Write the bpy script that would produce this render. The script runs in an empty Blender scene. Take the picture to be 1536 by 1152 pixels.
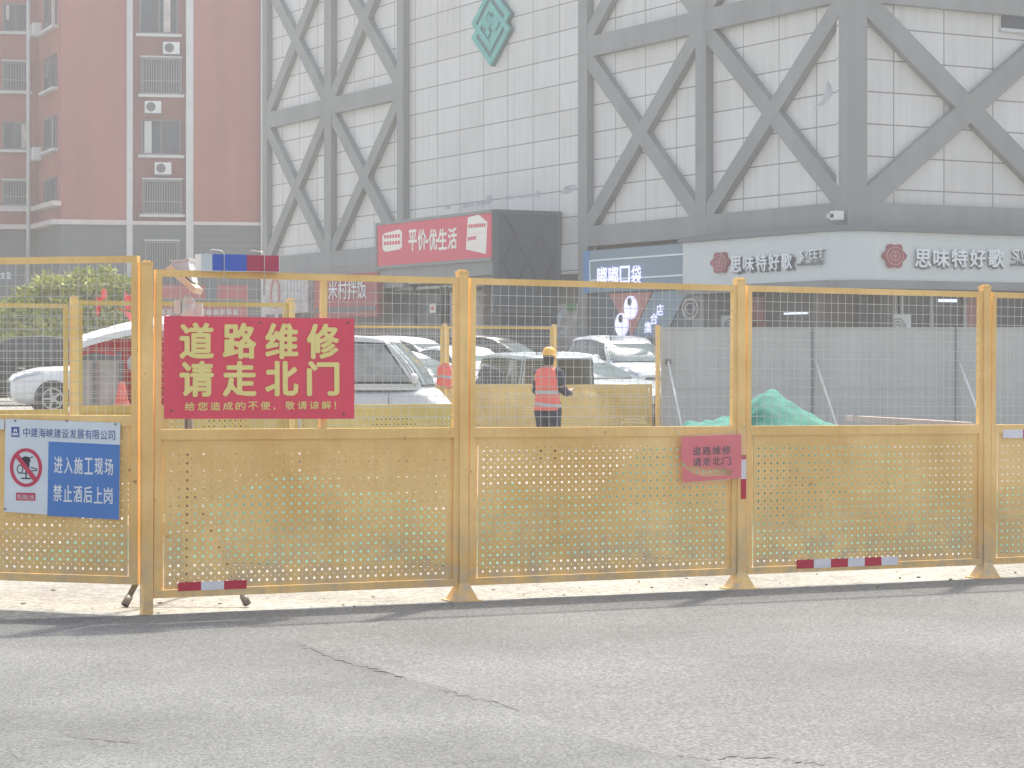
import bpy, bmesh, math, random
from mathutils import Vector, Matrix, noise as NZ
R = math.radians
random.seed(7)
S = bpy.context.scene
COL = S.collection

# ------------------------------------------------------------------ camera, sky, sun, exposure
F, CX, HY, EYE = 3450.0, 768.0, 537.0, 1.48          # focal length and horizon in pixels of the 1536 px frame
cam = bpy.data.cameras.new("camera"); cam.sensor_width = 36.0; cam.lens = 36.0 * F / 1536.0
cam.shift_y = (HY - 576.0) / 1536.0; cam.clip_start = 0.1; cam.clip_end = 2000.0
co = bpy.data.objects.new("camera", cam); COL.objects.link(co)
co.location = (0, 0, EYE); co.rotation_euler = (R(90), 0, 0)
S.camera = co
SUN_EL, SUN_AZ = 57.0, 22.6
world = bpy.data.worlds.new("World"); S.world = world; world.use_nodes = True
wt = world.node_tree; wt.nodes.clear()
sky = wt.nodes.new("ShaderNodeTexSky"); sky.sky_type = 'NISHITA'; sky.sun_disc = False
sky.sun_elevation = R(SUN_EL); sky.sun_rotation = R(SUN_AZ); sky.dust_density = 4.0; sky.air_density = 1.0
bg = wt.nodes.new("ShaderNodeBackground"); bg.inputs[1].default_value = 0.15
wo = wt.nodes.new("ShaderNodeOutputWorld")
hs = wt.nodes.new("ShaderNodeHueSaturation"); hs.inputs["Saturation"].default_value = 0.6
wt.links.new(sky.outputs[0], hs.inputs["Color"]); wt.links.new(hs.outputs[0], bg.inputs[0]); wt.links.new(bg.outputs[0], wo.inputs[0])
sl = bpy.data.lights.new("sun", 'SUN'); sl.energy = 2.55; sl.angle = R(2.0); sl.color = (1.0, 0.93, 0.82)
so = bpy.data.objects.new("sun", sl); COL.objects.link(so)
sd = Vector((math.sin(R(SUN_AZ)) * math.cos(R(SUN_EL)), math.cos(R(SUN_AZ)) * math.cos(R(SUN_EL)), math.sin(R(SUN_EL))))
so.rotation_euler = sd.to_track_quat('Z', 'Y').to_euler(); so.location = (10, 30, 40)
vs = S.view_settings; vs.view_transform = 'Standard'; vs.look = 'None'; vs.exposure = 0.98; vs.gamma = 1.0
S.cycles.use_denoising = True
S.cycles.max_bounces = 6; S.cycles.volume_bounces = 1; S.cycles.volume_step_rate = 4.0

# ------------------------------------------------------------------ materials
def mat(name, col, rough=0.7, metal=0.0, var=0.0, scale=3.0, bump=0.0, bscale=40.0, emit=None, estr=0.0, alpha=None, spec=0.4, stretch=(1, 1, 1), streak=0.0):
    m = bpy.data.materials.new(name); m.use_nodes = True
    nt = m.node_tree; b = nt.nodes["Principled BSDF"]
    b.inputs["Base Color"].default_value = (*col, 1); b.inputs["Roughness"].default_value = rough
    b.inputs["Metallic"].default_value = metal; b.inputs["Specular IOR Level"].default_value = spec
    if emit: b.inputs["Emission Color"].default_value = (*emit, 1); b.inputs["Emission Strength"].default_value = estr
    if alpha is not None: b.inputs["Alpha"].default_value = alpha
    if var or bump or streak:
        tc = nt.nodes.new("ShaderNodeTexCoord"); mp = nt.nodes.new("ShaderNodeMapping"); mp.inputs["Scale"].default_value = stretch
        nt.links.new(tc.outputs["Object"], mp.inputs[0])
    if var or streak:
        last = None
        for (sc, amt, st) in ((scale, var, (1, 1, 1)), (scale * 0.5, streak, (4, 4, 0.25))):
            if not amt: continue
            mp2 = nt.nodes.new("ShaderNodeMapping"); mp2.inputs["Scale"].default_value = st
            nt.links.new(mp.outputs[0], mp2.inputs[0])
            n = nt.nodes.new("ShaderNodeTexNoise"); n.inputs["Scale"].default_value = sc; n.inputs["Detail"].default_value = 6; n.inputs["Roughness"].default_value = 0.65
            nt.links.new(mp2.outputs[0], n.inputs["Vector"])
            mr = nt.nodes.new("ShaderNodeMapRange"); mr.inputs[1].default_value = 0.3; mr.inputs[2].default_value = 0.7
            mr.inputs[3].default_value = 1 - amt; mr.inputs[4].default_value = 1 + amt
            nt.links.new(n.outputs[0], mr.inputs[0])
            mx = nt.nodes.new("ShaderNodeMix"); mx.data_type = 'RGBA'; mx.blend_type = 'MULTIPLY'; mx.inputs[0].default_value = 1
            if last is None: mx.inputs[6].default_value = (*col, 1)
            else: nt.links.new(last, mx.inputs[6])
            nt.links.new(mr.outputs[0], mx.inputs[7]); last = mx.outputs[2]
        nt.links.new(last, b.inputs["Base Color"])
    if bump:
        n2 = nt.nodes.new("ShaderNodeTexNoise"); n2.inputs["Scale"].default_value = bscale; n2.inputs["Detail"].default_value = 4
        nt.links.new(mp.outputs[0], n2.inputs["Vector"])
        bp = nt.nodes.new("ShaderNodeBump"); bp.inputs["Strength"].default_value = bump; bp.inputs["Distance"].default_value = 0.02
        nt.links.new(n2.outputs[0], bp.inputs["Height"]); nt.links.new(bp.outputs[0], b.inputs["Normal"])
    return m

M = {}
M['yellow'] = mat('yellow_paint', (0.88, 0.58, 0.215), 0.5, var=0.10, scale=4, streak=0.10, bump=0.05, bscale=60)
M['yellow_dull'] = mat('dusty_yellow_paint', (0.66, 0.46, 0.145), 0.6, var=0.12, scale=3, streak=0.12)
M['wire'] = mat('galvanised_wire', (0.60, 0.58, 0.53), 0.35, metal=0.25)
M['red_sign'] = mat('red_vinyl', (0.80, 0.075, 0.125), 0.42, var=0.07, scale=3)
M['letter_yellow'] = mat('yellow_lettering', (0.88, 0.73, 0.27), 0.5)
M['white_sign'] = mat('white_sign_board', (0.70, 0.76, 0.80), 0.4, var=0.05, scale=5)
M['blue_sign'] = mat('blue_vinyl', (0.07, 0.215, 0.56), 0.4, var=0.05, scale=4)
M['white'] = mat('white_lettering', (0.80, 0.82, 0.84), 0.5)
M['blue_ink'] = mat('blue_lettering', (0.06, 0.12, 0.36), 0.5)
M['red_ink'] = mat('red_ink', (0.58, 0.04, 0.10), 0.5)
M['black_ink'] = mat('dark_ink', (0.03, 0.025, 0.035), 0.6)
M['tape_red'] = mat('reflective_red', (0.55, 0.025, 0.06), 0.35, var=0.08, scale=12)
M['tape_white'] = mat('reflective_white', (0.78, 0.76, 0.80), 0.35, var=0.06, scale=20)
M['steel'] = mat('grey_steel', (0.16, 0.16, 0.17), 0.5, metal=0.2, var=0.1)
M['steel_light'] = mat('light_grey_steel', (0.50, 0.52, 0.54), 0.45, metal=0.2, var=0.08)
M['pole'] = mat('dark_pole', (0.13, 0.125, 0.11), 0.5)
M['lens_blue'] = mat('blue_lens', (0.06, 0.14, 0.56), 0.3, spec=0.6)
M['lens_red'] = mat('red_lens', (0.52, 0.065, 0.12), 0.3, spec=0.6)
M['lens_clear'] = mat('clear_cap', (0.62, 0.66, 0.66), 0.25)
M['solar'] = mat('lit_solar_panel_edge', (0.66, 0.52, 0.36), 0.4)  # beige is the lit look of the aluminium edge, put into its colour
M['solar_grey'] = mat('lamp_casing', (0.55, 0.58, 0.60), 0.45, var=0.1)
M['paper_red'] = mat('faded_red_paper', (0.82, 0.15, 0.17), 0.6, var=0.08, scale=14)
M['grey_text'] = mat('faded_dark_ink', (0.07, 0.03, 0.05), 0.7)
M['net'] = mat('green_dust_net', (0.05, 0.215, 0.17), 0.85, var=0.3, scale=3, bump=0.5, bscale=9)
M['earth'] = mat('dusty_earth', (0.33, 0.29, 0.24), 0.95, var=0.25, scale=4, bump=0.6, bscale=14)
M['plank'] = mat('pinkish_board', (0.62, 0.46, 0.42), 0.7, var=0.15)
M['hoarding'] = mat('grey_hoarding_sheet', (0.43, 0.445, 0.44), 0.6, var=0.07, scale=1.2, streak=0.06)
M['hoarding_dark'] = mat('hoarding_joint', (0.17, 0.19, 0.21), 0.6)
M['beam'] = mat('grey_facade_beam', (0.25, 0.26, 0.26), 0.7, var=0.08, scale=0.5, streak=0.12)
M['dark_glass'] = mat('dark_glass', (0.035, 0.05, 0.065), 0.08, spec=0.6)
M['mid_glass'] = mat('bluish_window_glass', (0.028, 0.05, 0.075), 0.25, spec=0.3, var=0.3, scale=0.8)
M['car_glass'] = mat('car_window_glass', (0.05, 0.06, 0.062), 0.06, spec=0.6, var=0.35, scale=3)
M['van_glass'] = mat('pale_van_glass', (0.30, 0.31, 0.30), 0.12, spec=0.5, var=0.45, scale=2.2)
M['screen_glass'] = mat('windscreen_glass', (0.15, 0.20, 0.21), 0.05, spec=0.8, var=0.2, scale=2)
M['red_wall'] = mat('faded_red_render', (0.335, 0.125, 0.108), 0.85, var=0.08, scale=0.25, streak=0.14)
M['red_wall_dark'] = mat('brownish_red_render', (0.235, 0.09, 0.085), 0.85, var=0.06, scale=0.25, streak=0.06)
M['trim'] = mat('pale_trim', (0.54, 0.56, 0.55), 0.7, var=0.08, scale=1, streak=0.12)
M['ledge'] = mat('pale_ledge', (0.58, 0.52, 0.50), 0.8, var=0.15, scale=1)
M['podium'] = mat('blue_grey_siding', (0.11, 0.13, 0.14), 0.7, var=0.05, scale=0.5)
M['white_case'] = mat('white_casing', (0.66, 0.68, 0.68), 0.5, var=0.05)
M['dark'] = mat('dark_grille', (0.05, 0.05, 0.06), 0.7)
M['bar'] = mat('window_bars', (0.26, 0.28, 0.30), 0.5)
M['teal'] = mat('teal_emblem', (0.06, 0.30, 0.29), 0.5, var=0.1, scale=1.5)
M['teal_light'] = mat('light_teal_strokes', (0.10, 0.42, 0.38), 0.5, var=0.12, scale=2)
M['teal_dark'] = mat('emblem_grooves', (0.10, 0.20, 0.215), 0.6)
M['banner'] = mat('red_banner', (0.66, 0.05, 0.10), 0.5, var=0.04, scale=1)
M['cream_txt'] = mat('cream_lettering', (0.85, 0.80, 0.72), 0.5)
M['canopy'] = mat('dark_blue_grey_panel', (0.05, 0.085, 0.12), 0.35, var=0.08, scale=1)
M['fascia'] = mat('pale_blue_fascia', (0.60, 0.64, 0.63), 0.5, var=0.03, scale=0.6)
M['fascia_blue'] = mat('grey_blue_fascia', (0.20, 0.28, 0.34), 0.5, var=0.04, scale=0.6)
M['edge_blue'] = mat('blue_edge', (0.10, 0.25, 0.50), 0.5)
M['letter_grey'] = mat('grey_trim_and_letter_shadow', (0.16, 0.17, 0.19), 0.6)
M['letter_white'] = mat('white_letter_face', (0.78, 0.82, 0.84), 0.5)
M['plum'] = mat('dark_red_emblem', (0.28, 0.06, 0.08), 0.5, var=0.1, scale=4)
M['plum_line'] = mat('emblem_lines', (0.48, 0.22, 0.22), 0.5)
M['lit'] = mat('lit_lilac_letters', (0.75, 0.75, 0.9), 0.5, emit=(0.62, 0.62, 1.0), estr=0.45)
M['tube'] = mat('lit_strip_lamp', (0.75, 0.8, 0.9), 0.5, emit=(0.75, 0.85, 1.0), estr=0.5)
M['salmon'] = mat('salmon_panel', (0.46, 0.20, 0.18), 0.6, var=0.08)
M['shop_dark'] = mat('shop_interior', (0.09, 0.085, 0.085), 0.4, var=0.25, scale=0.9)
M['shop_brown'] = mat('brown_shopfront', (0.17, 0.14, 0.13), 0.6, var=0.1)
M['shop_red'] = mat('red_shop_sign', (0.36, 0.045, 0.06), 0.5, var=0.08, scale=0.6)
M['poster'] = mat('pale_poster', (0.48, 0.44, 0.42), 0.6, var=0.3, scale=2)
M['green_sign'] = mat('green_exit_plate', (0.04, 0.26, 0.10), 0.5)
M['tyre'] = mat('tyre_rubber', (0.03, 0.03, 0.03), 0.85)
M['rim'] = mat('alloy_rim', (0.45, 0.46, 0.48), 0.35, metal=0.6)
M['chrome'] = mat('chrome', (0.65, 0.67, 0.70), 0.15, metal=0.8)
M['lamp_glass'] = mat('headlamp_glass', (0.42, 0.46, 0.52), 0.08, metal=0.3)
M['car_white'] = mat('white_car_paint', (0.74, 0.76, 0.78), 0.22, spec=0.5)
M['car_silver'] = mat('silver_car_paint', (0.44, 0.50, 0.52), 0.25, metal=0.35)
M['car_grey'] = mat('pale_grey_van_paint', (0.60, 0.61, 0.60), 0.3, spec=0.5)
M['car_black'] = mat('black_car_paint', (0.018, 0.02, 0.023), 0.3, spec=0.3)
M['skin'] = mat('skin', (0.50, 0.29, 0.20), 0.6)
M['hair'] = mat('black_hair', (0.02, 0.018, 0.016), 0.6)
M['vest'] = mat('orange_vest', (0.82, 0.17, 0.13), 0.7, var=0.06, scale=12)
M['vest_band'] = mat('grey_reflective_band', (0.45, 0.45, 0.45), 0.4)
M['navy'] = mat('dark_navy_cloth', (0.035, 0.04, 0.065), 0.85, var=0.1, scale=10)
M['helmet'] = mat('yellow_helmet', (0.85, 0.48, 0.08), 0.3)
M['leaf'] = mat('leaf_green', (0.42, 0.45, 0.11), 0.7, var=0.4, scale=1.6)
M['bark'] = mat('bark', (0.12, 0.08, 0.05), 0.9, var=0.2)
M['trike_red'] = mat('red_machine_paint', (0.45, 0.045, 0.05), 0.45, var=0.1)
M['flag'] = mat('red_flag_cloth', (0.75, 0.12, 0.12), 0.7, var=0.1)
M['pebble'] = mat('grey_pebble', (0.22, 0.20, 0.18), 0.9, var=0.2)

def weather(m, base):
    nt = m.node_tree; N, L = nt.nodes, nt.links; b = N["Principled BSDF"]
    for n in [n for n in N if n.type not in ('BSDF_PRINCIPLED', 'OUTPUT_MATERIAL')]: N.remove(n)
    g = N.new("ShaderNodeNewGeometry"); sep = N.new("ShaderNodeSeparateXYZ"); L.new(g.outputs["Position"], sep.inputs[0])
    def noise(sc, det, vec=None, st=None):
        n = N.new("ShaderNodeTexNoise"); n.inputs["Scale"].default_value = sc; n.inputs["Detail"].default_value = det; n.inputs["Roughness"].default_value = .65
        src = g.outputs["Position"]
        if st: mp = N.new("ShaderNodeMapping"); mp.inputs["Scale"].default_value = st; L.new(src, mp.inputs[0]); src = mp.outputs[0]
        L.new(src, n.inputs["Vector"]); return n.outputs[0]
    def rng(x, a, b_, c, d):
        r = N.new("ShaderNodeMapRange"); L.new(x, r.inputs[0])
        for i, v in enumerate((a, b_, c, d)): r.inputs[i + 1].default_value = v
        return r.outputs[0]
    def mul(x, y):
        k = N.new("ShaderNodeMath"); k.operation = 'MULTIPLY'
        for i, v in enumerate((x, y)):
            if isinstance(v, float): k.inputs[i].default_value = v
            else: L.new(v, k.inputs[i])
        return k.outputs[0]
    def mix(a, c, f):
        x = N.new("ShaderNodeMix"); x.data_type = 'RGBA'
        for i, v in ((6, a), (7, c)):
            if isinstance(v, tuple): x.inputs[i].default_value = (*v, 1)
            else: L.new(v, x.inputs[i])
        L.new(f, x.inputs[0]); return x.outputs[2]
    pale = tuple(min(1, v * 1.10 + .05) for v in base); deep = tuple(v * k for v, k in zip(base, (.86, .80, .70)))
    c = mix(deep, pale, rng(noise(1.3, 5), .32, .68, 0, 1))
    c = mix(c, tuple(v * .80 for v in base), rng(noise(6, 6, st=(5, 5, .35)), .52, .75, 0, .55))       # rain streaks
    c = mix(c, (.50, .42, .32), mul(rng(noise(9, 7), .42, .62, 0, .75), rng(sep.outputs[2],   .06, .60, 1, 0)))   # mud splashes
    c = mix(c, (.22, .10, .04), rng(noise(16, 8), .665, .73, 0, .8))                                     # rust spots
    L.new(c, b.inputs["Base Color"])
    bp = N.new("ShaderNodeBump"); bp.inputs["Strength"].default_value = .25; bp.inputs["Distance"].default_value = .01; L.new(noise(14, 5), bp.inputs["Height"]); L.new(bp.outputs[0], b.inputs["Normal"])
    L.new(rng(noise(5, 4), .3, .7, .45, .75), b.inputs["Roughness"])
weather(M['yellow'], (0.88, 0.58, 0.215)); weather(M['yellow_dull'], (0.66, 0.46, 0.145))
def nodes(m): return m.node_tree, m.node_tree.nodes, m.node_tree.links, m.node_tree.nodes["Principled BSDF"]

def ground_material(name, base, dark, light, fine, coarse, speck, bump, stains):
    m = mat(name, base, 0.92, spec=0.25); nt, N, L, b = nodes(m)
    tc = N.new("ShaderNodeTexCoord")
    def noise(sc, det=5, rough=0.6):
        n = N.new("ShaderNodeTexNoise"); n.inputs["Scale"].default_value = sc; n.inputs["Detail"].default_value = det; n.inputs["Roughness"].default_value = rough
        L.new(tc.outputs["Object"], n.inputs["Vector"]); return n.outputs[0]
    def ramp(f, a, b_, ca, cb):
        r = N.new("ShaderNodeValToRGB"); r.color_ramp.elements[0].position = a; r.color_ramp.elements[1].position = b_
        r.color_ramp.elements[0].color = (*ca, 1); r.color_ramp.elements[1].color = (*cb, 1); L.new(f, r.inputs[0]); return r.outputs[0]
    def mix(a, b_, fac, mode='MIX'):
        x = N.new("ShaderNodeMix"); x.data_type = 'RGBA'; x.blend_type = mode
        if isinstance(fac, float): x.inputs[0].default_value = fac
        else: L.new(fac, x.inputs[0])
        for s, v in ((6, a), (7, b_)):
            if isinstance(v, tuple): x.inputs[s].default_value = (*v, 1)
            else: L.new(v, x.inputs[s])
        return x.outputs[2]
    patch = noise(stains, 4)
    c = ramp(noise(fine, 6, 0.7), 0.35, 0.65, dark, light)
    v = N.new("ShaderNodeTexVoronoi"); v.inputs["Scale"].default_value = coarse; v.inputs["Randomness"].default_value = 1
    L.new(tc.outputs["Object"], v.inputs["Vector"])
    bw = N.new("ShaderNodeRGBToBW"); L.new(v.outputs["Color"], bw.inputs[0])
    st = ramp(bw.outputs[0], 0.1, 0.9, (1 - speck,) * 3, (1 + speck * 0.7,) * 3)
    c = mix(c, st, 1.0, 'MULTIPLY')
    big = ramp(patch, 0.35, 0.68, (0.78,) * 3, (1.13,) * 3)
    c = mix(c, big, 1.0, 'MULTIPLY')
    L.new(c, b.inputs["Base Color"])
    h = N.new("ShaderNodeMath"); h.operation = 'ADD'; L.new(v.outputs["Distance"], h.inputs[0]); L.new(noise(fine * 1.5, 6), h.inputs[1])
    bp = N.new("ShaderNodeBump"); bp.inputs["Strength"].default_value = bump; bp.inputs["Distance"].default_value = 0.007
    L.new(h.outputs[0], bp.inputs["Height"]); L.new(bp.outputs[0], b.inputs["Normal"])
    return m
M['asphalt'] = ground_material('worn_grey_asphalt', (0.2, 0.2, 0.2), (0.135, 0.138, 0.135), (0.265, 0.267, 0.26), 64, 80, 0.30, 0.5, 0.35)
M['asphalt_smooth'] = ground_material('patched_grey_asphalt', (0.2, 0.2, 0.2), (0.165, 0.17, 0.167), (0.22, 0.225, 0.22), 70, 95, 0.35, 0.5, 0.5)
M['concrete'] = ground_material('dusty_cream_concrete', (0.4, 0.38, 0.34), (0.27, 0.265, 0.235), (0.40, 0.395, 0.36), 14, 45, 0.28, 0.5, 0.9)
M['crack'] = mat('crack_dirt', (0.155, 0.153, 0.145), 0.95)

def panel_material():
    m = mat('white_wall_panels', (0.7, 0.7, 0.7), 0.45); nt, N, L, b = nodes(m)
    tc = N.new("ShaderNodeTexCoord"); sep = N.new("ShaderNodeSeparateXYZ"); cmb = N.new("ShaderNodeCombineXYZ")
    L.new(tc.outputs["Object"], sep.inputs[0]); L.new(sep.outputs[0], cmb.inputs[0]); L.new(sep.outputs[2], cmb.inputs[1])
    br = N.new("ShaderNodeTexBrick"); br.offset = 0; br.squash = 1
    br.inputs["Scale"].default_value = 1; br.inputs["Brick Width"].default_value = 1.69; br.inputs["Row Height"].default_value = 0.845
    br.inputs["Mortar Size"].default_value = 0.018; br.inputs["Mortar Smooth"].default_value = 0.05
    br.inputs["Color1"].default_value = (0.60, 0.59, 0.565, 1); br.inputs["Color2"].default_value = (0.66, 0.655, 0.64, 1); br.inputs["Mortar"].default_value = (0.22, 0.22, 0.22, 1)
    L.new(cmb.outputs[0], br.inputs["Vector"])
    n = N.new("ShaderNodeTexNoise"); n.inputs["Scale"].default_value = 0.35; n.inputs["Detail"].default_value = 6; L.new(tc.outputs["Object"], n.inputs["Vector"])
    mr = N.new("ShaderNodeMapRange"); mr.inputs[1].default_value = 0.3; mr.inputs[2].default_value = 0.7; mr.inputs[3].default_value = 0.93; mr.inputs[4].default_value = 1.05
    L.new(n.outputs[0], mr.inputs[0])
    mp_ = N.new("ShaderNodeMapping"); mp_.inputs["Scale"].default_value = (5, 5, .22); L.new(tc.outputs["Object"], mp_.inputs[0])
    n2 = N.new("ShaderNodeTexNoise"); n2.inputs["Scale"].default_value = 1.1; n2.inputs["Detail"].default_value = 7; n2.inputs["Roughness"].default_value = .7; L.new(mp_.outputs[0], n2.inputs["Vector"])
    m2 = N.new("ShaderNodeMapRange"); m2.inputs[1].default_value = 0.35; m2.inputs[2].default_value = 0.7; m2.inputs[3].default_value = 1.03; m2.inputs[4].default_value = 0.88; L.new(n2.outputs[0], m2.inputs[0])
    mm = N.new("ShaderNodeMath"); mm.operation = 'MULTIPLY'; L.new(mr.outputs[0], mm.inputs[0]); L.new(m2.outputs[0], mm.inputs[1])
    mx = N.new("ShaderNodeMix"); mx.data_type = 'RGBA'; mx.blend_type = 'MULTIPLY'; mx.inputs[0].default_value = 1
    L.new(br.outputs[0], mx.inputs[6]); L.new(mm.outputs[0], mx.inputs[7]); L.new(mx.outputs[2], b.inputs["Base Color"])
    return m
M['panels'] = panel_material()

# ------------------------------------------------------------------ mesh builder and scene helpers
class MB:
    def __init__(s): s.v = []; s.f = []; s.smooth = []; s.mi = []; s.cur = 0
    def face(s, ids, smooth=False): s.f.append(tuple(ids)); s.smooth.append(smooth); s.mi.append(s.cur)
    def box(s, x0, x1, y0, y1, z0, z1):
        n = len(s.v)
        s.v += [(x, y, z) for z in (z0, z1) for y in (y0, y1) for x in (x0, x1)]
        for q in ((0, 2, 3, 1), (4, 5, 7, 6), (0, 1, 5, 4), (2, 6, 7, 3), (0, 4, 6, 2), (1, 3, 7, 5)): s.face([n + i for i in q])
        return s
    def bar(s, p, q, w, d, up=(0, 1, 0)):
        p = Vector(p); q = Vector(q); a = (q - p).normalized(); u = Vector(up); b = a.cross(u)
        if b.length < 1e-4: b = a.cross(Vector((1, 0, 0)))
        b.normalize(); c = b.cross(a).normalized(); n = len(s.v)
        for e in (p, q):
            for (i, j) in ((-1, -1), (1, -1), (1, 1), (-1, 1)): s.v.append(tuple(e + b * (i * w / 2) + c * (j * d / 2)))
        for k in range(4): s.face((n + k, n + (k + 1) % 4, n + 4 + (k + 1) % 4, n + 4 + k))
        s.face((n + 3, n + 2, n + 1, n)); s.face((n + 4, n + 5, n + 6, n + 7)); return s
    def tube(s, pts, r, k=8, caps=True):
        pts = [Vector(p) for p in pts]; rr = r if isinstance(r, (list, tuple)) else [r] * len(pts); rings = []
        for i, p in enumerate(pts):
            a = (pts[min(i + 1, len(pts) - 1)] - pts[max(i - 1, 0)]).normalized()
            u = Vector((0, 0, 1)) if abs(a.z) < 0.9 else Vector((1, 0, 0))
            b = a.cross(u).normalized(); c = b.cross(a); n = len(s.v); rings.append(n)
            for j in range(k):
                t = 2 * math.pi * j / k; s.v.append(tuple(p + (b * math.cos(t) + c * math.sin(t)) * rr[i]))
        for i in range(len(pts) - 1):
            for j in range(k): s.face((rings[i] + j, rings[i] + (j + 1) % k, rings[i + 1] + (j + 1) % k, rings[i + 1] + j), True)
        if caps: s.face([rings[0] + j for j in range(k)][::-1]); s.face([rings[-1] + j for j in range(k)])
        return s
    def prism(s, poly, y0, y1):                       # polygon in x,z pushed from y0 to y1
        n = len(s.v); k = len(poly)
        s.v += [(x, y0, z) for x, z in poly] + [(x, y1, z) for x, z in poly]
        s.face([n + i for i in range(k)]); s.face([n + k + i for i in range(k)][::-1])
        for i in range(k): s.face((n + i, n + k + i, n + k + (i + 1) % k, n + (i + 1) % k))
        return s
    def disc(s, cx, cz, rx, rz, y0, y1, k=24, a0=0.0):
        return s.prism([(cx + rx * math.cos(a0 + 2 * math.pi * i / k), cz + rz * math.sin(a0 + 2 * math.pi * i / k)) for i in range(k)], y0, y1)
    def ring(s, cx, cz, rx, rz, wx, wz, y0, y1, k=32):
        n = len(s.v)
        for y in (y0, y1):
            for (ax, az) in ((rx, rz), (rx - wx, rz - wz)):
                s.v += [(cx + ax * math.cos(2 * math.pi * i / k), y, cz + az * math.sin(2 * math.pi * i / k)) for i in range(k)]
        for i in range(k):
            j = (i + 1) % k
            s.face((n + i, n + j, n + k + j, n + k + i)); s.face((n + 2 * k + i, n + 3 * k + i, n + 3 * k + j, n + 2 * k + j))
            s.face((n + i, n + 2 * k + i, n + 2 * k + j, n + j)); s.face((n + k + i, n + k + j, n + 3 * k + j, n + 3 * k + i))
        return s
    def grid(s, fn, nu, nv, smooth=True):
        n = len(s.v)
        for i in range(nu + 1):
            for j in range(nv + 1): s.v.append(tuple(fn(i / nu, j / nv)))
        for i in range(nu):
            for j in range(nv):
                a = n + i * (nv + 1) + j; s.face((a, a + nv + 1, a + nv + 2, a + 1), smooth)
        return s
    def text(s, body, x, z, w, h, y, bold=0.02, depth=0.0, gap=None):
        if gap is not None:                            # each character fitted in its own cell
            cw = w / len(body)
            for i, ch in enumerate(body):
                if ch in ' ': continue
                k = 0.28 if ch in '·,!，！' else 1.0
                if ch in ',，': s.text(ch, x + cw * i + cw * 0.1, z, cw * 0.22, h * 0.28, y, bold, depth)
                elif ch in '!！': s.text(ch, x + cw * i + cw * 0.2, z, cw * 0.14, h * 0.9, y, bold, depth)
                elif ch == '·': s.text(ch, x + cw * i + cw * 0.35, z + h * 0.4, cw * 0.3, h * 0.18, y, bold, depth)
                else: s.text(ch, x + cw * (i + gap / 2), z, cw * (1 - gap), h, y, bold, depth)
            return s
        vs, fs = glyphs(body)
        xs = [p[0] for p in vs]; ys = [p[1] for p in vs]
        x0, x1, y0, y1 = min(xs), max(xs), min(ys), max(ys); b = bold * h
        offs = [(0, 0)] if bold < .006 else [(0, 0), (1, 0), (-1, 0), (0, .8), (0, -.8)] + ([(.7, .6), (-.7, .6), (.7, -.6), (-.7, -.6)] if bold > .02 else [])
        for q, (dx, dz) in enumerate(offs):           # heavier strokes: the same glyph a hair aside and a hair behind
            n = len(s.v); bb = b if bold >= .006 else 0
            for p in vs: s.v.append((x + bb + (p[0] - x0) / max(x1 - x0, 1e-6) * (w - 2 * bb) + dx * b, y + q * .00022 * max(1, h / .2), z + bb + (p[1] - y0) / max(y1 - y0, 1e-6) * (h - 2 * bb) + dz * b))
            for f in fs: s.face([n + i for i in f])
        return s
    def mirror_join(s, o, mtx):
        n = len(s.v); s.v += [tuple(mtx @ Vector(p)) for p in o.v]
        for f, sm in zip(o.f, o.smooth): s.face([n + i for i in f], sm)
        return s
_gl = {}
def glyphs(body):
    k = body
    if k not in _gl:
        cu = bpy.data.curves.new('lettering', 'FONT'); cu.body = body; cu.resolution_u = 2
        ob = bpy.data.objects.new('lettering', cu); me = bpy.data.meshes.new_from_object(ob)
        _gl[k] = ([(v.co.x, v.co.y) for v in me.vertices], [tuple(p.vertices) for p in me.polygons])
        bpy.data.objects.remove(ob); bpy.data.curves.remove(cu); bpy.data.meshes.remove(me)
    return _gl[k]

def obj(name, mb, m, parent=None, loc=None, rot=0.0, weld=False):
    me = bpy.data.meshes.new(name); me.from_pydata(mb.v, [], mb.f); me.update()
    for mm in (m if isinstance(m, (list, tuple)) else [m]): me.materials.append(M[mm] if isinstance(mm, str) else mm)
    for p, sm, mi in zip(me.polygons, mb.smooth, mb.mi): p.use_smooth = sm; p.material_index = mi
    o = bpy.data.objects.new(name, me); COL.objects.link(o)
    if parent: o.parent = parent
    if loc is not None: o.location = loc
    o.rotation_euler = (0, 0, rot); return o
def tag(o, label, cat, group=None, kind=None):
    if label: o['label'] = label
    if cat: o['category'] = cat
    if group: o['group'] = group
    if kind: o['kind'] = kind
    return o
def thing(name, label, cat, loc=(0, 0, 0), rot=0.0, group=None):
    o = bpy.data.objects.new(name, None); COL.objects.link(o); o.empty_display_size = 0.2
    o.location = loc; o.rotation_euler = (0, 0, rot); return tag(o, label, cat, group)
def copy_tree(o, parent=None):
    c = o.copy(); COL.objects.link(c); c.parent = parent
    for ch in list(o.children): copy_tree(ch, c)
    return c
def sub(o, name, mb, m, **k): return obj(name, mb, m, o, **k)

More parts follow.
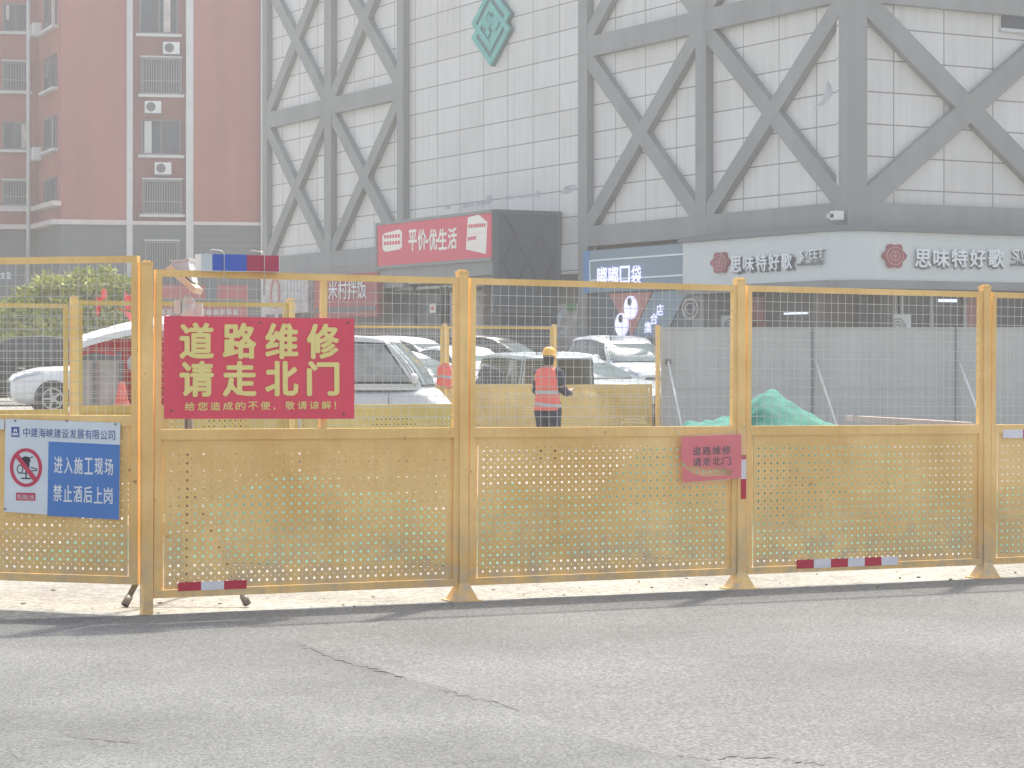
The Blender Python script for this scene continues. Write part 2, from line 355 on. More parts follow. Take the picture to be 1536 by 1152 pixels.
class Plane:                                          # an upright plane: O on it, d its direction to the right
    def __init__(s, O, d): s.O = Vector((O[0], O[1])); s.d = Vector((d[0], d[1])).normalized(); s.rot = math.atan2(s.d.y, s.d.x)
    def uv(s, px, py=None):
        k = (px - CX) / F; u = (k * s.O.y - s.O.x) / (s.d.x - k * s.d.y); Y = s.O.y + u * s.d.y
        return u if py is None else (u, EYE + (HY - py) / F * Y)
    def world(s, u, y=0.0, z=0.0): return Vector((s.O.x + u * s.d.x - y * s.d.y, s.O.y + u * s.d.y + y * s.d.x, z))
    def loc(s, z=0.0): return (s.O.x, s.O.y, z)
def at(px, py, Y): return Vector(((px - CX) / F * Y, Y, EYE + (HY - py) / F * Y))
def atx(px, Y): return (px - CX) / F * Y
def gz(x, y):                                         # ground height: falls gently to the right by the road, level at the back
    t = min(max((y - 17) / 4, 0), 1); t = t * t * (3 - 2 * t)
    q = min(max((y - 40) / 14, 0), 1); q = q * q * (3 - 2 * q)
    return (-0.0096 * max(min(x, 9), -9) - 0.007) * (1 - t) + 0.33 * q

# ------------------------------------------------------------------ ground
FD = Vector((1.78, 0.905)).normalized()               # run of the roadside fence
FP0 = Vector((-2.088, 13.14))
def ground_sheet(name, m, pts_fn, nu, nv, dz, label_kind='structure'):
    mb = MB()
    def fn(u, v):
        x, y = pts_fn(u, v); return (x, y, gz(x, y) + dz)
    mb.grid(fn, nu, nv); o = obj(name, mb, m); tag(o, None, None, None, label_kind); return o
ys = [-30, -10, 0, 4, 8, 12, 14, 16, 17, 18, 19, 20, 21, 24, 40, 42, 44, 46, 48, 50, 52, 54, 60, 80, 160, 400, 900]
xs = [-600, -200, -60, -20, -9, -6, -3, 0, 3, 6, 9, 20, 60, 200, 600]
mb = MB()
for y in ys:
    for x in xs: mb.v.append((x, y, gz(x, y)))
for j in range(len(ys) - 1):
    for i in range(len(xs) - 1): a = j * len(xs) + i; mb.face((a, a + 1, a + len(xs) + 1, a + len(xs)))
tag(obj('ground', mb, 'concrete'), None, None, None, 'structure')
def road_edge(x):                                     # the near edge of the dusty concrete strip
    if x < -2.2: y = 13.14 - (x + 2.2) * -0.30 - 0.16 + (-(x + 2.2)) * 0.0
    else: y = 13.14 + (x + 2.2) * 0.508 - 0.16
    return y + 0.03 * math.sin(x * 2.3) + 0.02 * math.sin(x * 7.1)
mb = MB(); N_ = 160
for i in range(N_ + 1):
    x = -40 + 80 * i / N_ if True else 0
    x = (abs(i / N_ * 2 - 1) ** 1.6) * 40 * (1 if i / N_ > .5 else -1)
    ye = road_edge(x)
    for j in range(9): y = -20 + (ye + 20) * (j / 8) ** 0.5; mb.v.append((x, y, gz(x, y) + 0.006))
for i in range(N_):
    for j in range(8): a = i * 9 + j; mb.face((a, a + 9, a + 10, a + 1), True)
tag(obj('road', mb, 'asphalt'), None, None, None, 'structure')
# the smoother resurfaced part at the left: its edge runs from the fence foot towards the lower right
def gp(px, py, dz=0.0):
    Y = EYE * F / (py - HY)
    for _ in range(4): z = gz(atx(px, Y), Y) + dz; Y = (EYE - z) * F / (py - HY)
    return Vector((atx(px, Y), Y, gz(atx(px, Y), Y) + dz))
edge = [gp(*p) for p in ((352, 940), (400, 948), (440, 962), (490, 982), (560, 1003), (600, 1018), (650, 1031), (690, 1040), (740, 1052), (790, 1072), (860, 1100), (960, 1128), (1060, 1150), (1300, 1200))]
mb = MB()
def edge_at(x, jag=0.0):
    for a, b in zip(edge, edge[1:]):
        if a.x <= x <= b.x: t = (x - a.x) / (b.x - a.x); return a.y + (b.y - a.y) * t + jag * math.sin(x * 31) * 0.5 + jag * math.sin(x * 67)
    return edge[0].y if x < edge[0].x else edge[-1].y
xs2 = [-30, -12, -6] + [-4 + 0.06 * i for i in range(92)]
for x in xs2:
    ye = min(edge_at(x, 0.02), road_edge(x) - 0.28)
    for j in range(6): y = -20 + (ye + 20) * (j / 5) ** 0.5; mb.v.append((x, y, gz(x, y) + 0.011))
for i in range(len(xs2) - 1):
    for j in range(5): a = i * 6 + j; mb.face((a, a + 6, a + 7, a + 1), True)
tag(obj('road_patch', mb, 'asphalt_smooth'), None, None, None, 'structure')
# cracks
def crack(pts, w, seed):
    rnd = random.Random(seed); P = [gp(*p, dz=0.0145) for p in pts]; out = []
    for a, b in zip(P, P[1:]):
        for k in range(10): out.append(a.lerp(b, k / 10) + Vector((rnd.uniform(-1, 1), rnd.uniform(-2, 2), 0)) * w * 0.8)
    mb = MB(); L_, R_ = [], []
    for i, p in enumerate(out):
        ww = w * .55 * rnd.uniform(0.1, 1.0) * (1 if 2 < i < len(out) - 3 else 0.2)
        mb.v += [(p.x, p.y - ww, p.z), (p.x, p.y + ww, p.z)]
    for i in range(len(out) - 1): mb.face((2 * i, 2 * i + 2, 2 * i + 3, 2 * i + 1))
    o = obj('road_crack', mb, 'crack'); tag(o, None, None, None, 'structure')
crack(((440, 962), (490, 982), (560, 1003), (630, 1025)), 0.03, 1)
crack(((645, 1030), (690, 1041), (745, 1054), (800, 1074)), 0.022, 2)
crack(((1015, 1130), (1060, 1135), (1130, 1132), (1190, 1139), (1280, 1146)), 0.024, 3)
crack(((85, 1092), (105, 1105), (150, 1108), (230, 1116)), 0.014, 4)
crack(((5, 1118), (25, 1135), (45, 1143)), 0.016, 5)
crack(((1240, 866), (1340, 880), (1420, 892), (1536, 914)), 0.02, 6)
rnd = random.Random(3)
for (px, py, r) in ((532, 911, 0.012), (515, 908, 0.008), (1030, 868, 0.010), (1350, 868, 0.012), (1378, 867, 0.016), (240, 905, 0.010), (80, 886, 0.01), (35, 906, 0.012), (1426, 870, 0.01), (978, 882, 0.009), (330, 906, 0.01), (560, 896, 0.008), (846, 893, 0.01)):
    p = gp(px, py); mb = MB(); s1, s2 = rnd.uniform(.7, 1.5), rnd.uniform(.5, .9)
    mb.grid(lambda u, v: (p.x + r * s1 * math.sin(math.pi * v) * math.cos(2 * math.pi * u) * (1 + .2 * math.sin(5 * u)), p.y + r * math.sin(math.pi * v) * math.sin(2 * math.pi * u), p.z + r * s2 * (0.5 + math.cos(math.pi * v) * .8)), 8, 5)
    tag(obj('pebble', mb, 'pebble'), 'small grey pebble on the dusty concrete by the fence foot', 'pebble', 'pebbles on the concrete strip')

for k in range(34):
    x = rnd.uniform(-3.2, 4.6); y = road_edge(x) + rnd.uniform(-.25, .9); r = rnd.choice((.004, .005, .006, .009)); s1, s2 = rnd.uniform(.7, 1.6), rnd.uniform(.5, .9); z = gz(x, y) + .006; mb = MB()
    mb.grid(lambda u, v: (x + r * s1 * math.sin(math.pi * v) * math.cos(2 * math.pi * u), y + r * math.sin(math.pi * v) * math.sin(2 * math.pi * u), z + r * s2 * (.5 + math.cos(math.pi * v) * .8)), 7, 4)
    tag(obj('pebble', mb, 'pebble'), 'small grey pebble on the dusty concrete by the fence foot', 'pebble', 'pebbles on the concrete strip')

# ------------------------------------------------------------------ fence kit
PANEL_L = 1.93
def fence_frame(mullion=False):
    mb = MB(); t = 0.02; L = PANEL_L
    mb.box(0, 0.036, -t, t, 0.10, 1.98); mb.box(L - 0.036, L, -t, t, 0.10, 1.98)
    mb.box(0.036, L - 0.036, -t, t, 1.942, 1.98); mb.box(0.036, L - 0.036, -t, t, 0.10, 0.145); mb.box(0.036, L - 0.036, -t, t, 1.005, 1.065)
    for (x0, x1) in ((0.037, 0.062), (L - 0.062, L - 0.037)): mb.box(x0, x1, -0.004, 0.016, 0.146, 1.004)
    if mullion: mb.box(1.02, 1.055, -0.018, 0.018, 1.066, 1.941)
    return mb
def fence_sheet(half=0.0245, rb=0.0080, rs=0.0035, k=8):
    x0, x1, z0, z1 = 0.063, PANEL_L - 0.063, 0.146, 1.004
    nx = int((x1 - x0) / half); nz = int((z1 - z0) / half); ax = (x1 - x0) / nx; az = (z1 - z0) / nz; mb = MB()
    for i in range(nx + 1):
        for j in range(nz + 1): mb.v.append((x0 + i * ax, -0.010, z0 + j * az))
    for i in range(nx):
        for j in range(nz):
            c = [i * (nz + 1) + j, (i + 1) * (nz + 1) + j, (i + 1) * (nz + 1) + j + 1, i * (nz + 1) + j + 1]
            edge_ = i < 1 or j < 1 or i > nx - 2 or j > nz - 3
            r = 0 if edge_ else rb if (i % 2 and j % 2) else rs if (i % 2 == 0 and j % 2 == 0) else 0
            if not r: mb.face(c); continue
            n = len(mb.v); mx_, mz = x0 + (i + .5) * ax, z0 + (j + .5) * az
            for q in range(8): t = math.pi / 4 * q; mb.v.append((mx_ + r * math.cos(t), -0.010, mz + r * math.sin(t)))
            # corners: c0 lower left, c1 lower right, c2 upper right, c3 upper left
            mb.face((c[1], c[2], n + 1, n, n + 7)); mb.face((c[2], c[3], n + 3, n + 2, n + 1))
            mb.face((c[3], c[0], n + 5, n + 4, n + 3)); mb.face((c[0], c[1], n + 7, n + 6, n + 5))
    return mb
def fence_mesh(w=0.0034, nx=32, nz=14):
    mb = MB(); x0, x1, z0, z1 = 0.037, PANEL_L - 0.037, 1.066, 1.941
    rnd = random.Random(5)
    for i in range(1, nx): x = x0 + (x1 - x0) * i / nx; d = rnd.uniform(-.003, .003); mb.bar((x, 0.006, z0), (x + d, 0.006, z1), w * .62, w * .62)
    for j in range(1, nz): z = z0 + (z1 - z0) * j / nz; d = rnd.uniform(-.004, .004); mb.bar((x0, 0, z), (x1, 0, z + d), w, w)
    return mb
def make_panel(label, sheet_mb, group, mullion=False, m='yellow'):
    t = thing('site_fence', label, 'fence panel', group=group)
    obj('frame', fence_frame(mullion), m, t); obj('perforated_sheet', sheet_mb, m, t); obj('wire_mesh', fence_mesh(), 'wire', t)
    return t
def make_post(label, group, foot=True, m='yellow'):
    t = thing('fence_post', label, 'fence post', group=group)
    mb = MB(); mb.box(-.03, .03, -.03, .03, 0.0, 2.0); obj('shaft', mb, m, t)
    c = MB(); c.box(-.033, .033, -.033, .033, 2.001, 2.012); c.box(-.02, .02, -.02, .02, 2.012, 2.022); obj('cap', c, m, t)
    if foot:
        g = MB(); n = len(g.v)
        for (h, z) in ((.075, .008), (.031, .11)): g.v += [(-h, -h, z), (h, -h, z), (h, h, z), (-h, h, z)]
        for k in range(4): g.face((k, (k + 1) % 4, 4 + (k + 1) % 4, 4 + k))
        g.box(-.095, .095, -.095, .095, 0.0, .0075); obj('foot', g, m, t)
    return t
SHEET = fence_sheet()
frot = math.atan2(FD.y, FD.x)
POST_PX = [(220, 922), (690, 900), (1105, 885), (1477, 868)]
posts_xy = [FP0 + FD * (2.0 * i) for i in range(5)]
GF = 'yellow panels of the roadside fence'; GP = 'posts of the roadside fence'
PL = ['yellow fence panel carrying the big red road repair sign, vertical bar in its mesh',
      'yellow fence panel whose right end carries the small red plastic notice',
      'yellow fence panel with red and white tape strip along its bottom, before the grey hoarding',
      'yellow fence panel cut off by the right photo edge, tape strip under its rail']
p1 = make_panel(PL[0], SHEET, GF, True); p2 = make_panel(PL[1], SHEET, GF)
panels = [p1, p2]
for k in (2, 3): c = copy_tree(p2); c['label'] = PL[k]; panels.append(c)
for i, p in enumerate(panels):
    a, b = posts_xy[i], posts_xy[i + 1]; o = a + FD * 0.035; p.location = (o.x, o.y, (gz(a.x, a.y) + gz(b.x, b.y)) / 2 + 0.002); p.rotation_euler[2] = frot
    dzr = gz(b.x, b.y) - gz(a.x, a.y); p.rotation_euler[1] = -math.atan2(dzr, 2.0)
QL = ['yellow corner fence post without a flared foot, beside the blue and white safety sign',
      'yellow fence post with flared foot between the red sign panel and the next panel',
      'yellow fence post with red and white tape wrapped down its front',
      'yellow fence post with flared foot in front of the grey hoarding',
      'yellow fence post beyond the right edge of the photo']
q0 = make_post(QL[0], GP, False); q1 = make_post(QL[1], GP, True)
posts = [q0, q1]
for k in (2, 3, 4): c = copy_tree(q1); c['label'] = QL[k]; posts.append(c)
for i, p in enumerate(posts): x, y = posts_xy[i]; p.location = (x, y, gz(x, y) + 0.002); p.rotation_euler[2] = frot
def buckle(t, seed):
    for ch in t.children:
        if ch.name.startswith('perforated'):
            ch.data = ch.data.copy()
            for v in ch.data.vertices: x, z = v.co.x, v.co.z; e = min(1, (x - .06) * 4, (PANEL_L - .06 - x) * 4, (z - .14) * 5, (1.01 - z) * 5); v.co.y += .011 * e * mnoise(x * 1.7 + seed, z * 2.1)
def mnoise(a, b): return NZ.noise(Vector((a, b, 3.3)))
for i, p in enumerate(panels): buckle(p, i * 7.7)
# the panel running off to the left, set a little higher
GD = Vector((0.9, -0.28)).normalized()                # its run towards the corner post
gl = copy_tree(p2); gl['label'] = 'yellow fence panel with the blue and white safety sign, left of the corner post'
go = posts_xy[0] - GD * (PANEL_L + 0.05); gl.location = (go.x, go.y, 0.085); gl.rotation_euler = (0, 0, math.atan2(GD.y, GD.x))
pe = copy_tree(q1); pe['label'] = 'yellow fence post beyond the left edge of the photo'; e0 = posts_xy[0] - GD * (PANEL_L + 0.09)
pe.location = (e0.x, e0.y, gz(e0.x, e0.y)); pe.rotation_euler[2] = math.atan2(GD.y, GD.x)
# reflective strips on the panels and one post (parts of what they stick to)
def strip(parent, plane, px0, py0, px1, py1, n, first, y=-0.024):
    u0, z0 = plane.uv(px0, py0); u1, z1 = plane.uv(px1, py1); ox, oy = 0, 0
    return u0, z0, u1, z1
FPL = Plane(posts_xy[0], FD)
def on_panel(i, px, py):                              # pixel to panel-local x,z
    u, z = FPL.uv(px, py); return u - 2.0 * i - 0.035, z - panels[i].location.z
def tape(i, px0, py0, px1, py1, cols, w=None):
    x0, z0 = on_panel(i, px0, py0); x1 = on_panel(i, px1, py1)[0]; z1 = on_panel(i, px0, py0 - 13)[1]; n = len(cols); mb = MB()
    for k, c in enumerate(cols):
        mb.cur = 0 if c == 'r' else 1; a = x0 + (x1 - x0) * k / n; b = x0 + (x1 - x0) * (k + 1) / n
        mb.box(a, b - 0.0015, -0.0225, -0.0207, min(z0, z1), max(z0, z1))
    return obj('reflective_strip', mb, ['tape_red', 'tape_white'], panels[i])
tape(0, 265, 886, 368, 868, 'rwr'); tape(2, 1192, 852, 1344, 839, 'rwrwrw'); tape(3, 1500, 657, 1590, 646, 'wrw')
mb = MB(); zb = posts[2].location.z
for (ya, yb, c) in ((682, 689, 0), (689, 718, 1), (718, 748, 0)):
    mb.cur = c; za = EYE + (HY - ya) / F * posts_xy[2].y - zb; zc = EYE + (HY - yb) / F * posts_xy[2].y - zb
    mb.box(-.008, .0318, -.0325, -.0305, zc, za - 0.001)
obj('reflective_strip', mb, ['tape_red', 'tape_white'], posts[2])

# ------------------------------------------------------------------ signs on the fence
sg = thing('road_repair_sign', 'big red sign with large yellow characters tied to the fence mesh', 'sign', posts[0].location[:2] + (0,), frot)
u0, zt0 = FPL.uv(243, 474); u1, zt1 = FPL.uv(528, 478); zb0 = FPL.uv(243, 628)[1]; zb1 = FPL.uv(528, 628)[1]
def sag(x, z): return -.004 * NZ.noise(Vector((x * 3, z * 5, 1))) - .004 * abs(NZ.noise(Vector((x * 2 + z * 5, z * 2 - x, 4)))) - .003 * math.sin(x * 5 + z * 3)
mb = MB(); mb.grid(lambda a, b: (u0 + (u1 - u0) * a, 0, (zb0 + (zb1 - zb0) * a) + ((zt0 + (zt1 - zt0) * a) - (zb0 + (zb1 - zb0) * a)) * b), 60, 30)
mb.v = [(x, -.037 + sag(x, z), z) for x, y, z in mb.v]
obj('board', mb, 'red_sign', sg)
def su(px, py): return FPL.uv(px, py)
lt = MB()
def line(mb, plane, body, px0, pyb, px1, pyt, y, bold, gap):
    a, za = plane.uv(px0, pyb); b, zb = plane.uv(px1, pyt); mb.text(body, a, za, b - a, zb - za, y, bold, 0, gap)
line(lt, FPL, '道路维修', 259, 539, 511, 485, -0.0425, 0.037, 0.2)
lt.v = [(x, y + sag(x, z), z) for x, y, z in lt.v]; obj('lettering', lt, 'letter_yellow', sg); lt = MB(); line(lt, FPL, '请走北门', 259, 596, 511, 541, -0.0425, 0.037, 0.2)
lt.v = [(x, y + sag(x, z), z) for x, y, z in lt.v]; obj('lettering', lt, 'letter_yellow', sg); lt = MB(); line(lt, FPL, '给您造成的不便，敬请谅解！', 272, 616, 512, 601, -0.0425, 0.02, 0.2)
lt.v = [(x, y + sag(x, z), z) for x, y, z in lt.v]; obj('lettering', lt, 'letter_yellow', sg)
nl = MB()
for (px, py) in ((386, 484), (518, 484), (254, 616), (512, 621)): u, z = su(px, py); nl.disc(u, z, .006, .006, -0.048, -0.033, 10)
obj('fixing', nl, 'steel', sg)

GPL = Plane(go, GD)
sg = thing('safety_sign', 'white and blue safety sign with a red prohibition circle, on a yellow fence panel', 'sign', GPL.loc(), GPL.rot)
a, z1 = GPL.uv(12, 628); b, z1b = GPL.uv(184, 634); a2, z0 = GPL.uv(10, 767); b2, z0b = GPL.uv(182, 779)
mb = MB(); mb.prism([(a2, z0), (b2, z0b), (b, z1b), (a, z1)], -0.030, -0.026); obj('board', mb, 'white_sign', sg)
def gq(px, py): return GPL.uv(px, py)
mb = MB(); mb.prism([gq(75, 773), gq(182, 779), gq(183.5, 667), gq(77, 662)], -0.0325, -0.0305); obj('blue_field', mb, 'blue_sign', sg)
def skew_text(mb, plane, body, p_bl, p_br, hpx, y, bold, gap):      # a line of characters that follows a sloping baseline
    n = len(body)
    for i, ch in enumerate(body):
        f0 = (i + gap / 2) / n; f1 = (i + 1 - gap / 2) / n; fm = (f0 + f1) / 2
        q0 = plane.uv(p_bl[0] + (p_br[0] - p_bl[0]) * f0, p_bl[1] + (p_br[1] - p_bl[1]) * fm); q1 = plane.uv(p_bl[0] + (p_br[0] - p_bl[0]) * f1, p_bl[1] + (p_br[1] - p_bl[1]) * fm - hpx)
        if ch == '·': mb.text(ch, q0[0] + (q1[0] - q0[0]) * .3, q0[1] + (q1[1] - q0[1]) * .4, (q1[0] - q0[0]) * .4, (q1[1] - q0[1]) * .2, y, bold)
        else: mb.text(ch, q0[0], q0[1], q1[0] - q0[0], q1[1] - q0[1], y, bold)
mb = MB(); skew_text(mb, GPL, '进入施工现场', (84, 709), (175, 713), 25, -0.034, 0.015, 0.14); obj('lettering', mb, 'white', sg); mb = MB(); skew_text(mb, GPL, '禁止酒后上岗', (83, 751), (174, 756), 25, -0.034, 0.015, 0.14)
e = gq(37, 739); f = gq(48, 744)
obj('lettering', mb, 'white', sg)
mb = MB(); skew_text(mb, GPL, '中建海峡建设发展有限公司', (38, 655), (177, 660), 14, -0.0315, 0.008, 0.1)
lo = gq(21, 655); hi = gq(33, 640); w, h = hi[0] - lo[0], hi[1] - lo[1]
mb.box(lo[0], hi[0], -0.0315, -0.0305, lo[1], hi[1]); obj('lettering', mb, 'blue_ink', sg)
mb = MB()                                              # white bars of the company emblem
mb.box(lo[0] + w * .32, lo[0] + w * .72, -0.0328, -0.0317, lo[1] + h * .62, lo[1] + h * .78); mb.box(lo[0] + w * .32, lo[0] + w * .44, -0.0328, -0.0317, lo[1] + h * .45, lo[1] + h * .62); mb.box(lo[0] + w * .6, lo[0] + w * .72, -0.0328, -0.0317, lo[1] + h * .45, lo[1] + h * .62)
for k in range(3): mb.box(lo[0] + w * (.14 + .26 * k), lo[0] + w * (.34 + .26 * k), -0.0328, -0.0317, lo[1] + h * .16, lo[1] + h * .38)
obj('emblem', mb, 'white', sg)
c = gq(43, 701); rx = (gq(67, 701)[0] - gq(19, 701)[0]) / 2; rz = (gq(43, 672)[1] - gq(43, 730)[1]) / 2
mb = MB(); mb.disc(c[0] - rx * .02, c[1] + rz * .38, rx * .3, rz * .2, -0.0312, -0.0302, 18); mb.disc(c[0], c[1] + rz * .18, rx * .22, rz * .3, -0.0313, -0.0302, 18)
mb.bar((c[0], -0.0308, c[1]), (c[0], -0.0308, c[1] - rz * .55), .008, .001); mb.bar((c[0] - rx * .3, -0.0308, c[1] - rz * .56), (c[0] + rx * .3, -0.0308, c[1] - rz * .56), .008, .001)
mb.bar((c[0] + rx * .15, -0.0308, c[1] + rz * .5), (c[0] + rx * .45, -0.0308, c[1] + rz * .55), .006, .001)
mb.ring(c[0] - rx * .38, c[1] - rz * .08, rx * .2, rz * .24, .006, .006, -0.0312, -0.0302, 16)
mb.bar((c[0] - rx * .5, -0.0308, c[1] - rz * .28), (c[0] + rx * .05, -0.0308, c[1] - rz * .3), .006, .001)
mb.bar((c[0] + rx * .3, -0.0308, c[1] + rz * .02), (c[0] + rx * .7, -0.0308, c[1] - rz * .08), .006, .001); mb.bar((c[0] + rx * .35, -0.0308, c[1] - rz * .16), (c[0] + rx * .7, -0.0308, c[1] - rz * .14), .006, .001)
obj('glass_pictogram', mb, 'black_ink', sg)
mb = MB(); mb.ring(c[0], c[1], rx, rz, rx * .2, rz * .17, -0.033, -0.0302, 40); mb.bar((c[0] - rx * .6, -0.0335, c[1] + rz * .66), (c[0] + rx * .62, -0.0335, c[1] - rz * .66), rx * .26, .0025)
q = gq(28, 750); r_ = gq(57, 739); mb.box(q[0], r_[0], -0.032, -0.0302, q[1], r_[1]); obj('prohibition_mark', mb, 'red_ink', sg)
mb = MB(); skew_text(mb, GPL, '禁止酒后上岗', (30, 748), (55, 749), 7, -0.0335, 0.01, 0.12); obj('small_lettering', mb, 'white_sign', sg)
mb = MB()
for (px, py) in ((27, 631), (104, 631), (177, 636), (12, 763)): u, z = gq(px, py); mb.disc(u, z, .006, .006, -0.036, -0.029, 10)
obj('fixing', mb, 'steel', sg)
# a white corner of another board at the very left
mb = MB(); a, z1 = GPL.uv(-120, 628); b, z0 = GPL.uv(9.5, 644); mb.box(a, b, -0.027, -0.0225, z0, z1)
tag(obj('notice_board', mb, 'white_sign', None, GPL.loc(), GPL.rot), 'blank white strip of board on the fence rail, left of the safety sign', 'sign')

# small red notice in a clear plastic sleeve, by the taped post
sg = thing('plastic_notice', 'small faded red notice in a torn clear sleeve, tied beside the taped fence post', 'notice', FPL.loc(), FPL.rot)
P2 = lambda px, py: FPL.uv(px, py)
def poly_sheet(pts, y): mb = MB(); mb.prism([P2(*p) for p in pts], y, y + 0.001); return mb
up = [(1017, 655), (1106, 651), (1106, 716), (1091, 718), (1092, 706), (1081, 701), (1056, 702), (1024, 697), (1016, 690)]
lo_ = [(1018, 699), (1030, 708), (1050, 714), (1091, 712.5), (1091, 717.5), (1019, 723)]
mb = poly_sheet(up, -0.048); mb.prism([P2(*p) for p in lo_], -0.048, -0.047); obj('red_sheet', mb, 'paper_red', sg)
mb = MB(); skew_text(mb, FPL, '道路维修', (1032, 683), (1091, 681), 13, -0.0505, 0.012, 0.14); skew_text(mb, FPL, '请走北门', (1032, 699), (1091, 697), 13, -0.0505, 0.012, 0.14)
obj('lettering', mb, 'grey_text', sg)
m = mat('clear_plastic', (0.85, 0.80, 0.82), 0.2, alpha=0.12); M['plastic'] = m
qa, qb, qc, qd = P2(1014, 652), P2(1113, 645), P2(1112, 717), P2(1016, 729)
def sleeve(u, v):
    x = (qd[0] + (qc[0] - qd[0]) * u) * (1 - v) + (qa[0] + (qb[0] - qa[0]) * u) * v; z = (qd[1] + (qc[1] - qd[1]) * u) * (1 - v) + (qa[1] + (qb[1] - qa[1]) * u) * v
    return (x, -0.056 - 0.006 * math.sin(u * 7 + v * 3) * math.sin(v * 4), z)
mb = MB(); mb.grid(sleeve, 16, 12); obj('sleeve', mb, 'plastic', sg)
mb = MB(); mb.tube([(qa[0], -.05, qa[1]), (qa[0] - .01, -.012, qa[1] + .05)], .002, 5); mb.tube([(qb[0], -.05, qb[1]), (qb[0], -.034, qb[1] + .04)], .002, 5); obj('tie', mb, 'white_case', sg)

# ------------------------------------------------------------------ light bar on the top rail
LB = thing('warning_light_bar', 'blue and red warning light bar tied on the top rail of the fence', 'warning light', FPL.loc(), FPL.rot)
ua, zt = FPL.uv(297, 376); ub, zl = FPL.uv(415, 403); zr = 1.985; h = .098
for (nm, f0, f1, mm) in (('end_cap', 0, .142, 'lens_clear'), ('blue_lens', .142, .575, 'lens_blue'), ('red_lens', .575, .985, 'lens_red'), ('end_cap', .985, 1.0, 'lens_clear')):
    mb = MB(); x0, x1 = ua + (ub - ua) * f0, ua + (ub - ua) * f1; zo = -0.0096 * x0 * 0.9
    mb.box(x0 + .0005, x1 - .0005, -.055, .055, zr + zo, zr + zo + h)
    if 'lens' in nm:
        for k in range(5): z = zr + zo + h * (k + .7) / 5.5; mb.box(x0 + .002, x1 - .002, -.058, -.0555, z, z + .006)
    obj(nm, mb, mm, LB)
for fx in (.24, .75):
    x = ua + (ub - ua) * fx; zo = -0.0096 * x * 0.9; mb = MB()
    pts = [(x + .02, -.062, zr + zo - .06), (x + .02, -.064, zr + zo + h), (x + .01, -.05, zr + zo + h + .02), (x - .03, 0, zr + zo + h + .03), (x - .05, .05, zr + zo + h + .008), (x - .05, .062, zr + zo - .04)]
    obj('tie_wire', mb.tube(pts, .003, 6), 'wire', LB)
mb = MB(); mb.box(ua, ub, -.057, .057, zr - .005, zr - .001); obj('base_strip', mb, 'white_case', LB)

# ------------------------------------------------------------------ tripod lamp behind the fence
TX, TY = atx(283, 13.95), 13.95
tp = thing('tripod_lamp', 'dark tripod stand with a tilted solar panel lamp behind the fence', 'tripod lamp', (TX, TY, gz(TX, TY)))
g0 = gz(TX, TY)
mb = MB(); mb.tube([(0, 0, .55), (0, 0, 1.78)], .021, 12); mb.tube([(0, 0, .5), (0, 0, 1.2)], .026, 12); obj('pole', mb, 'pole', tp)
for (px, py) in ((187, 911), (371, 911), (281, 894)):
    f = gp(px, py); mb = MB(); d = Vector((f.x - TX, f.y - TY, .015)); mb.tube([(0, 0, .72), d], .018, 10)
    lg = obj('leg', mb, 'pole', tp); e = d.normalized(); s_ = MB(); s_.tube([d + Vector((0, 0, .0)), d + Vector((0, 0, .72)) .__sub__(d).normalized() * .0 + (Vector((0, 0, .72)) - d).normalized() * .06], .024, 10); obj('foot', s_, 'steel', lg)
    st = MB(); st.tube([(0, 0, .42), Vector((0, 0, .72)).lerp(d, .45)], .009, 8); obj('stay', st, 'steel_light', tp)
mb = MB(); mb.tube([(0, 0, 1.70), (0, 0, 1.80)], .045, 12); mb.tube([(0, 0, 1.80), (0, 0, 1.85)], [.045, .02], 12); mb.box(.04, .085, -.02, .02, 1.70, 1.80); mb.box(-.085, -.045, -.02, .02, 1.74, 1.82); obj('bracket', mb, 'solar_grey', tp)
def tl(px, py): p = at(px, py, TY); return (p.x - TX, p.z - g0)
mb = MB(); mb.prism([tl(254, 405), tl(262, 398), tl(299, 433), tl(296, 441)], -.17, .17); obj('solar_panel', mb, 'solar', tp)
mb = MB(); mb.prism([tl(261, 398), tl(262, 392), tl(278, 392), tl(288, 388), tl(287, 396), tl(293, 424)], -.13, .13); obj('lamp_casing', mb, 'solar_grey', tp)
mb = MB(); mb.prism([tl(260, 391.5), tl(278, 391.5), tl(288, 387.5), tl(288, 389), tl(278, 393), tl(260, 393)], -.15, .15); obj('visor', mb, 'white_case', tp)
mb = MB(); mb.tube([(-.06, 0, 1.80), (-.09, -.02, 1.70), (-.07, -.03, 1.58), (-.02, -.03, 1.5)], .006, 6); obj('cable', mb, 'steel_light', tp)

# ------------------------------------------------------------------ fences further back
def back_fence(a, L_dir, full, label, grp, z=0.0, src=None):
    c = copy_tree(src); c['label'] = label; c['group'] = grp
    o = a + L_dir * 0.035; c.location = (o.x, o.y, z); c.rotation_euler = (0, 0, math.atan2(L_dir.y, L_dir.x)); return c
def post_at(a, label, grp, rot, foot=True, z=0.0):
    c = copy_tree(q1); c['label'] = label; c['group'] = grp; c.location = (a.x, a.y, z); c.rotation_euler = (0, 0, rot); return c
dull = make_panel('x', SHEET, 'x', False, 'yellow_dull')
GM, GMP = 'yellow panels of the inner fence', 'posts of the inner fence'
MD = Vector((1.8, 0.87)).normalized(); M0 = Vector((atx(111, 20.0), 20.0)); mrot = math.atan2(MD.y, MD.x)
back_fence(M0, MD, True, 'inner yellow fence panel behind the corner post and the big red sign', GM, 0.0, dull)
back_fence(M0 - MD * 2.02, MD, True, 'inner yellow fence panel in front of the white car and the bush', GM, -0.03, dull)
post_at(M0, 'inner fence post with pale cap, left of the red three-wheeler', GMP, mrot)
post_at(M0 + MD * 2.0, 'inner fence post whose pale cap shows just above the big red sign', GMP, mrot)
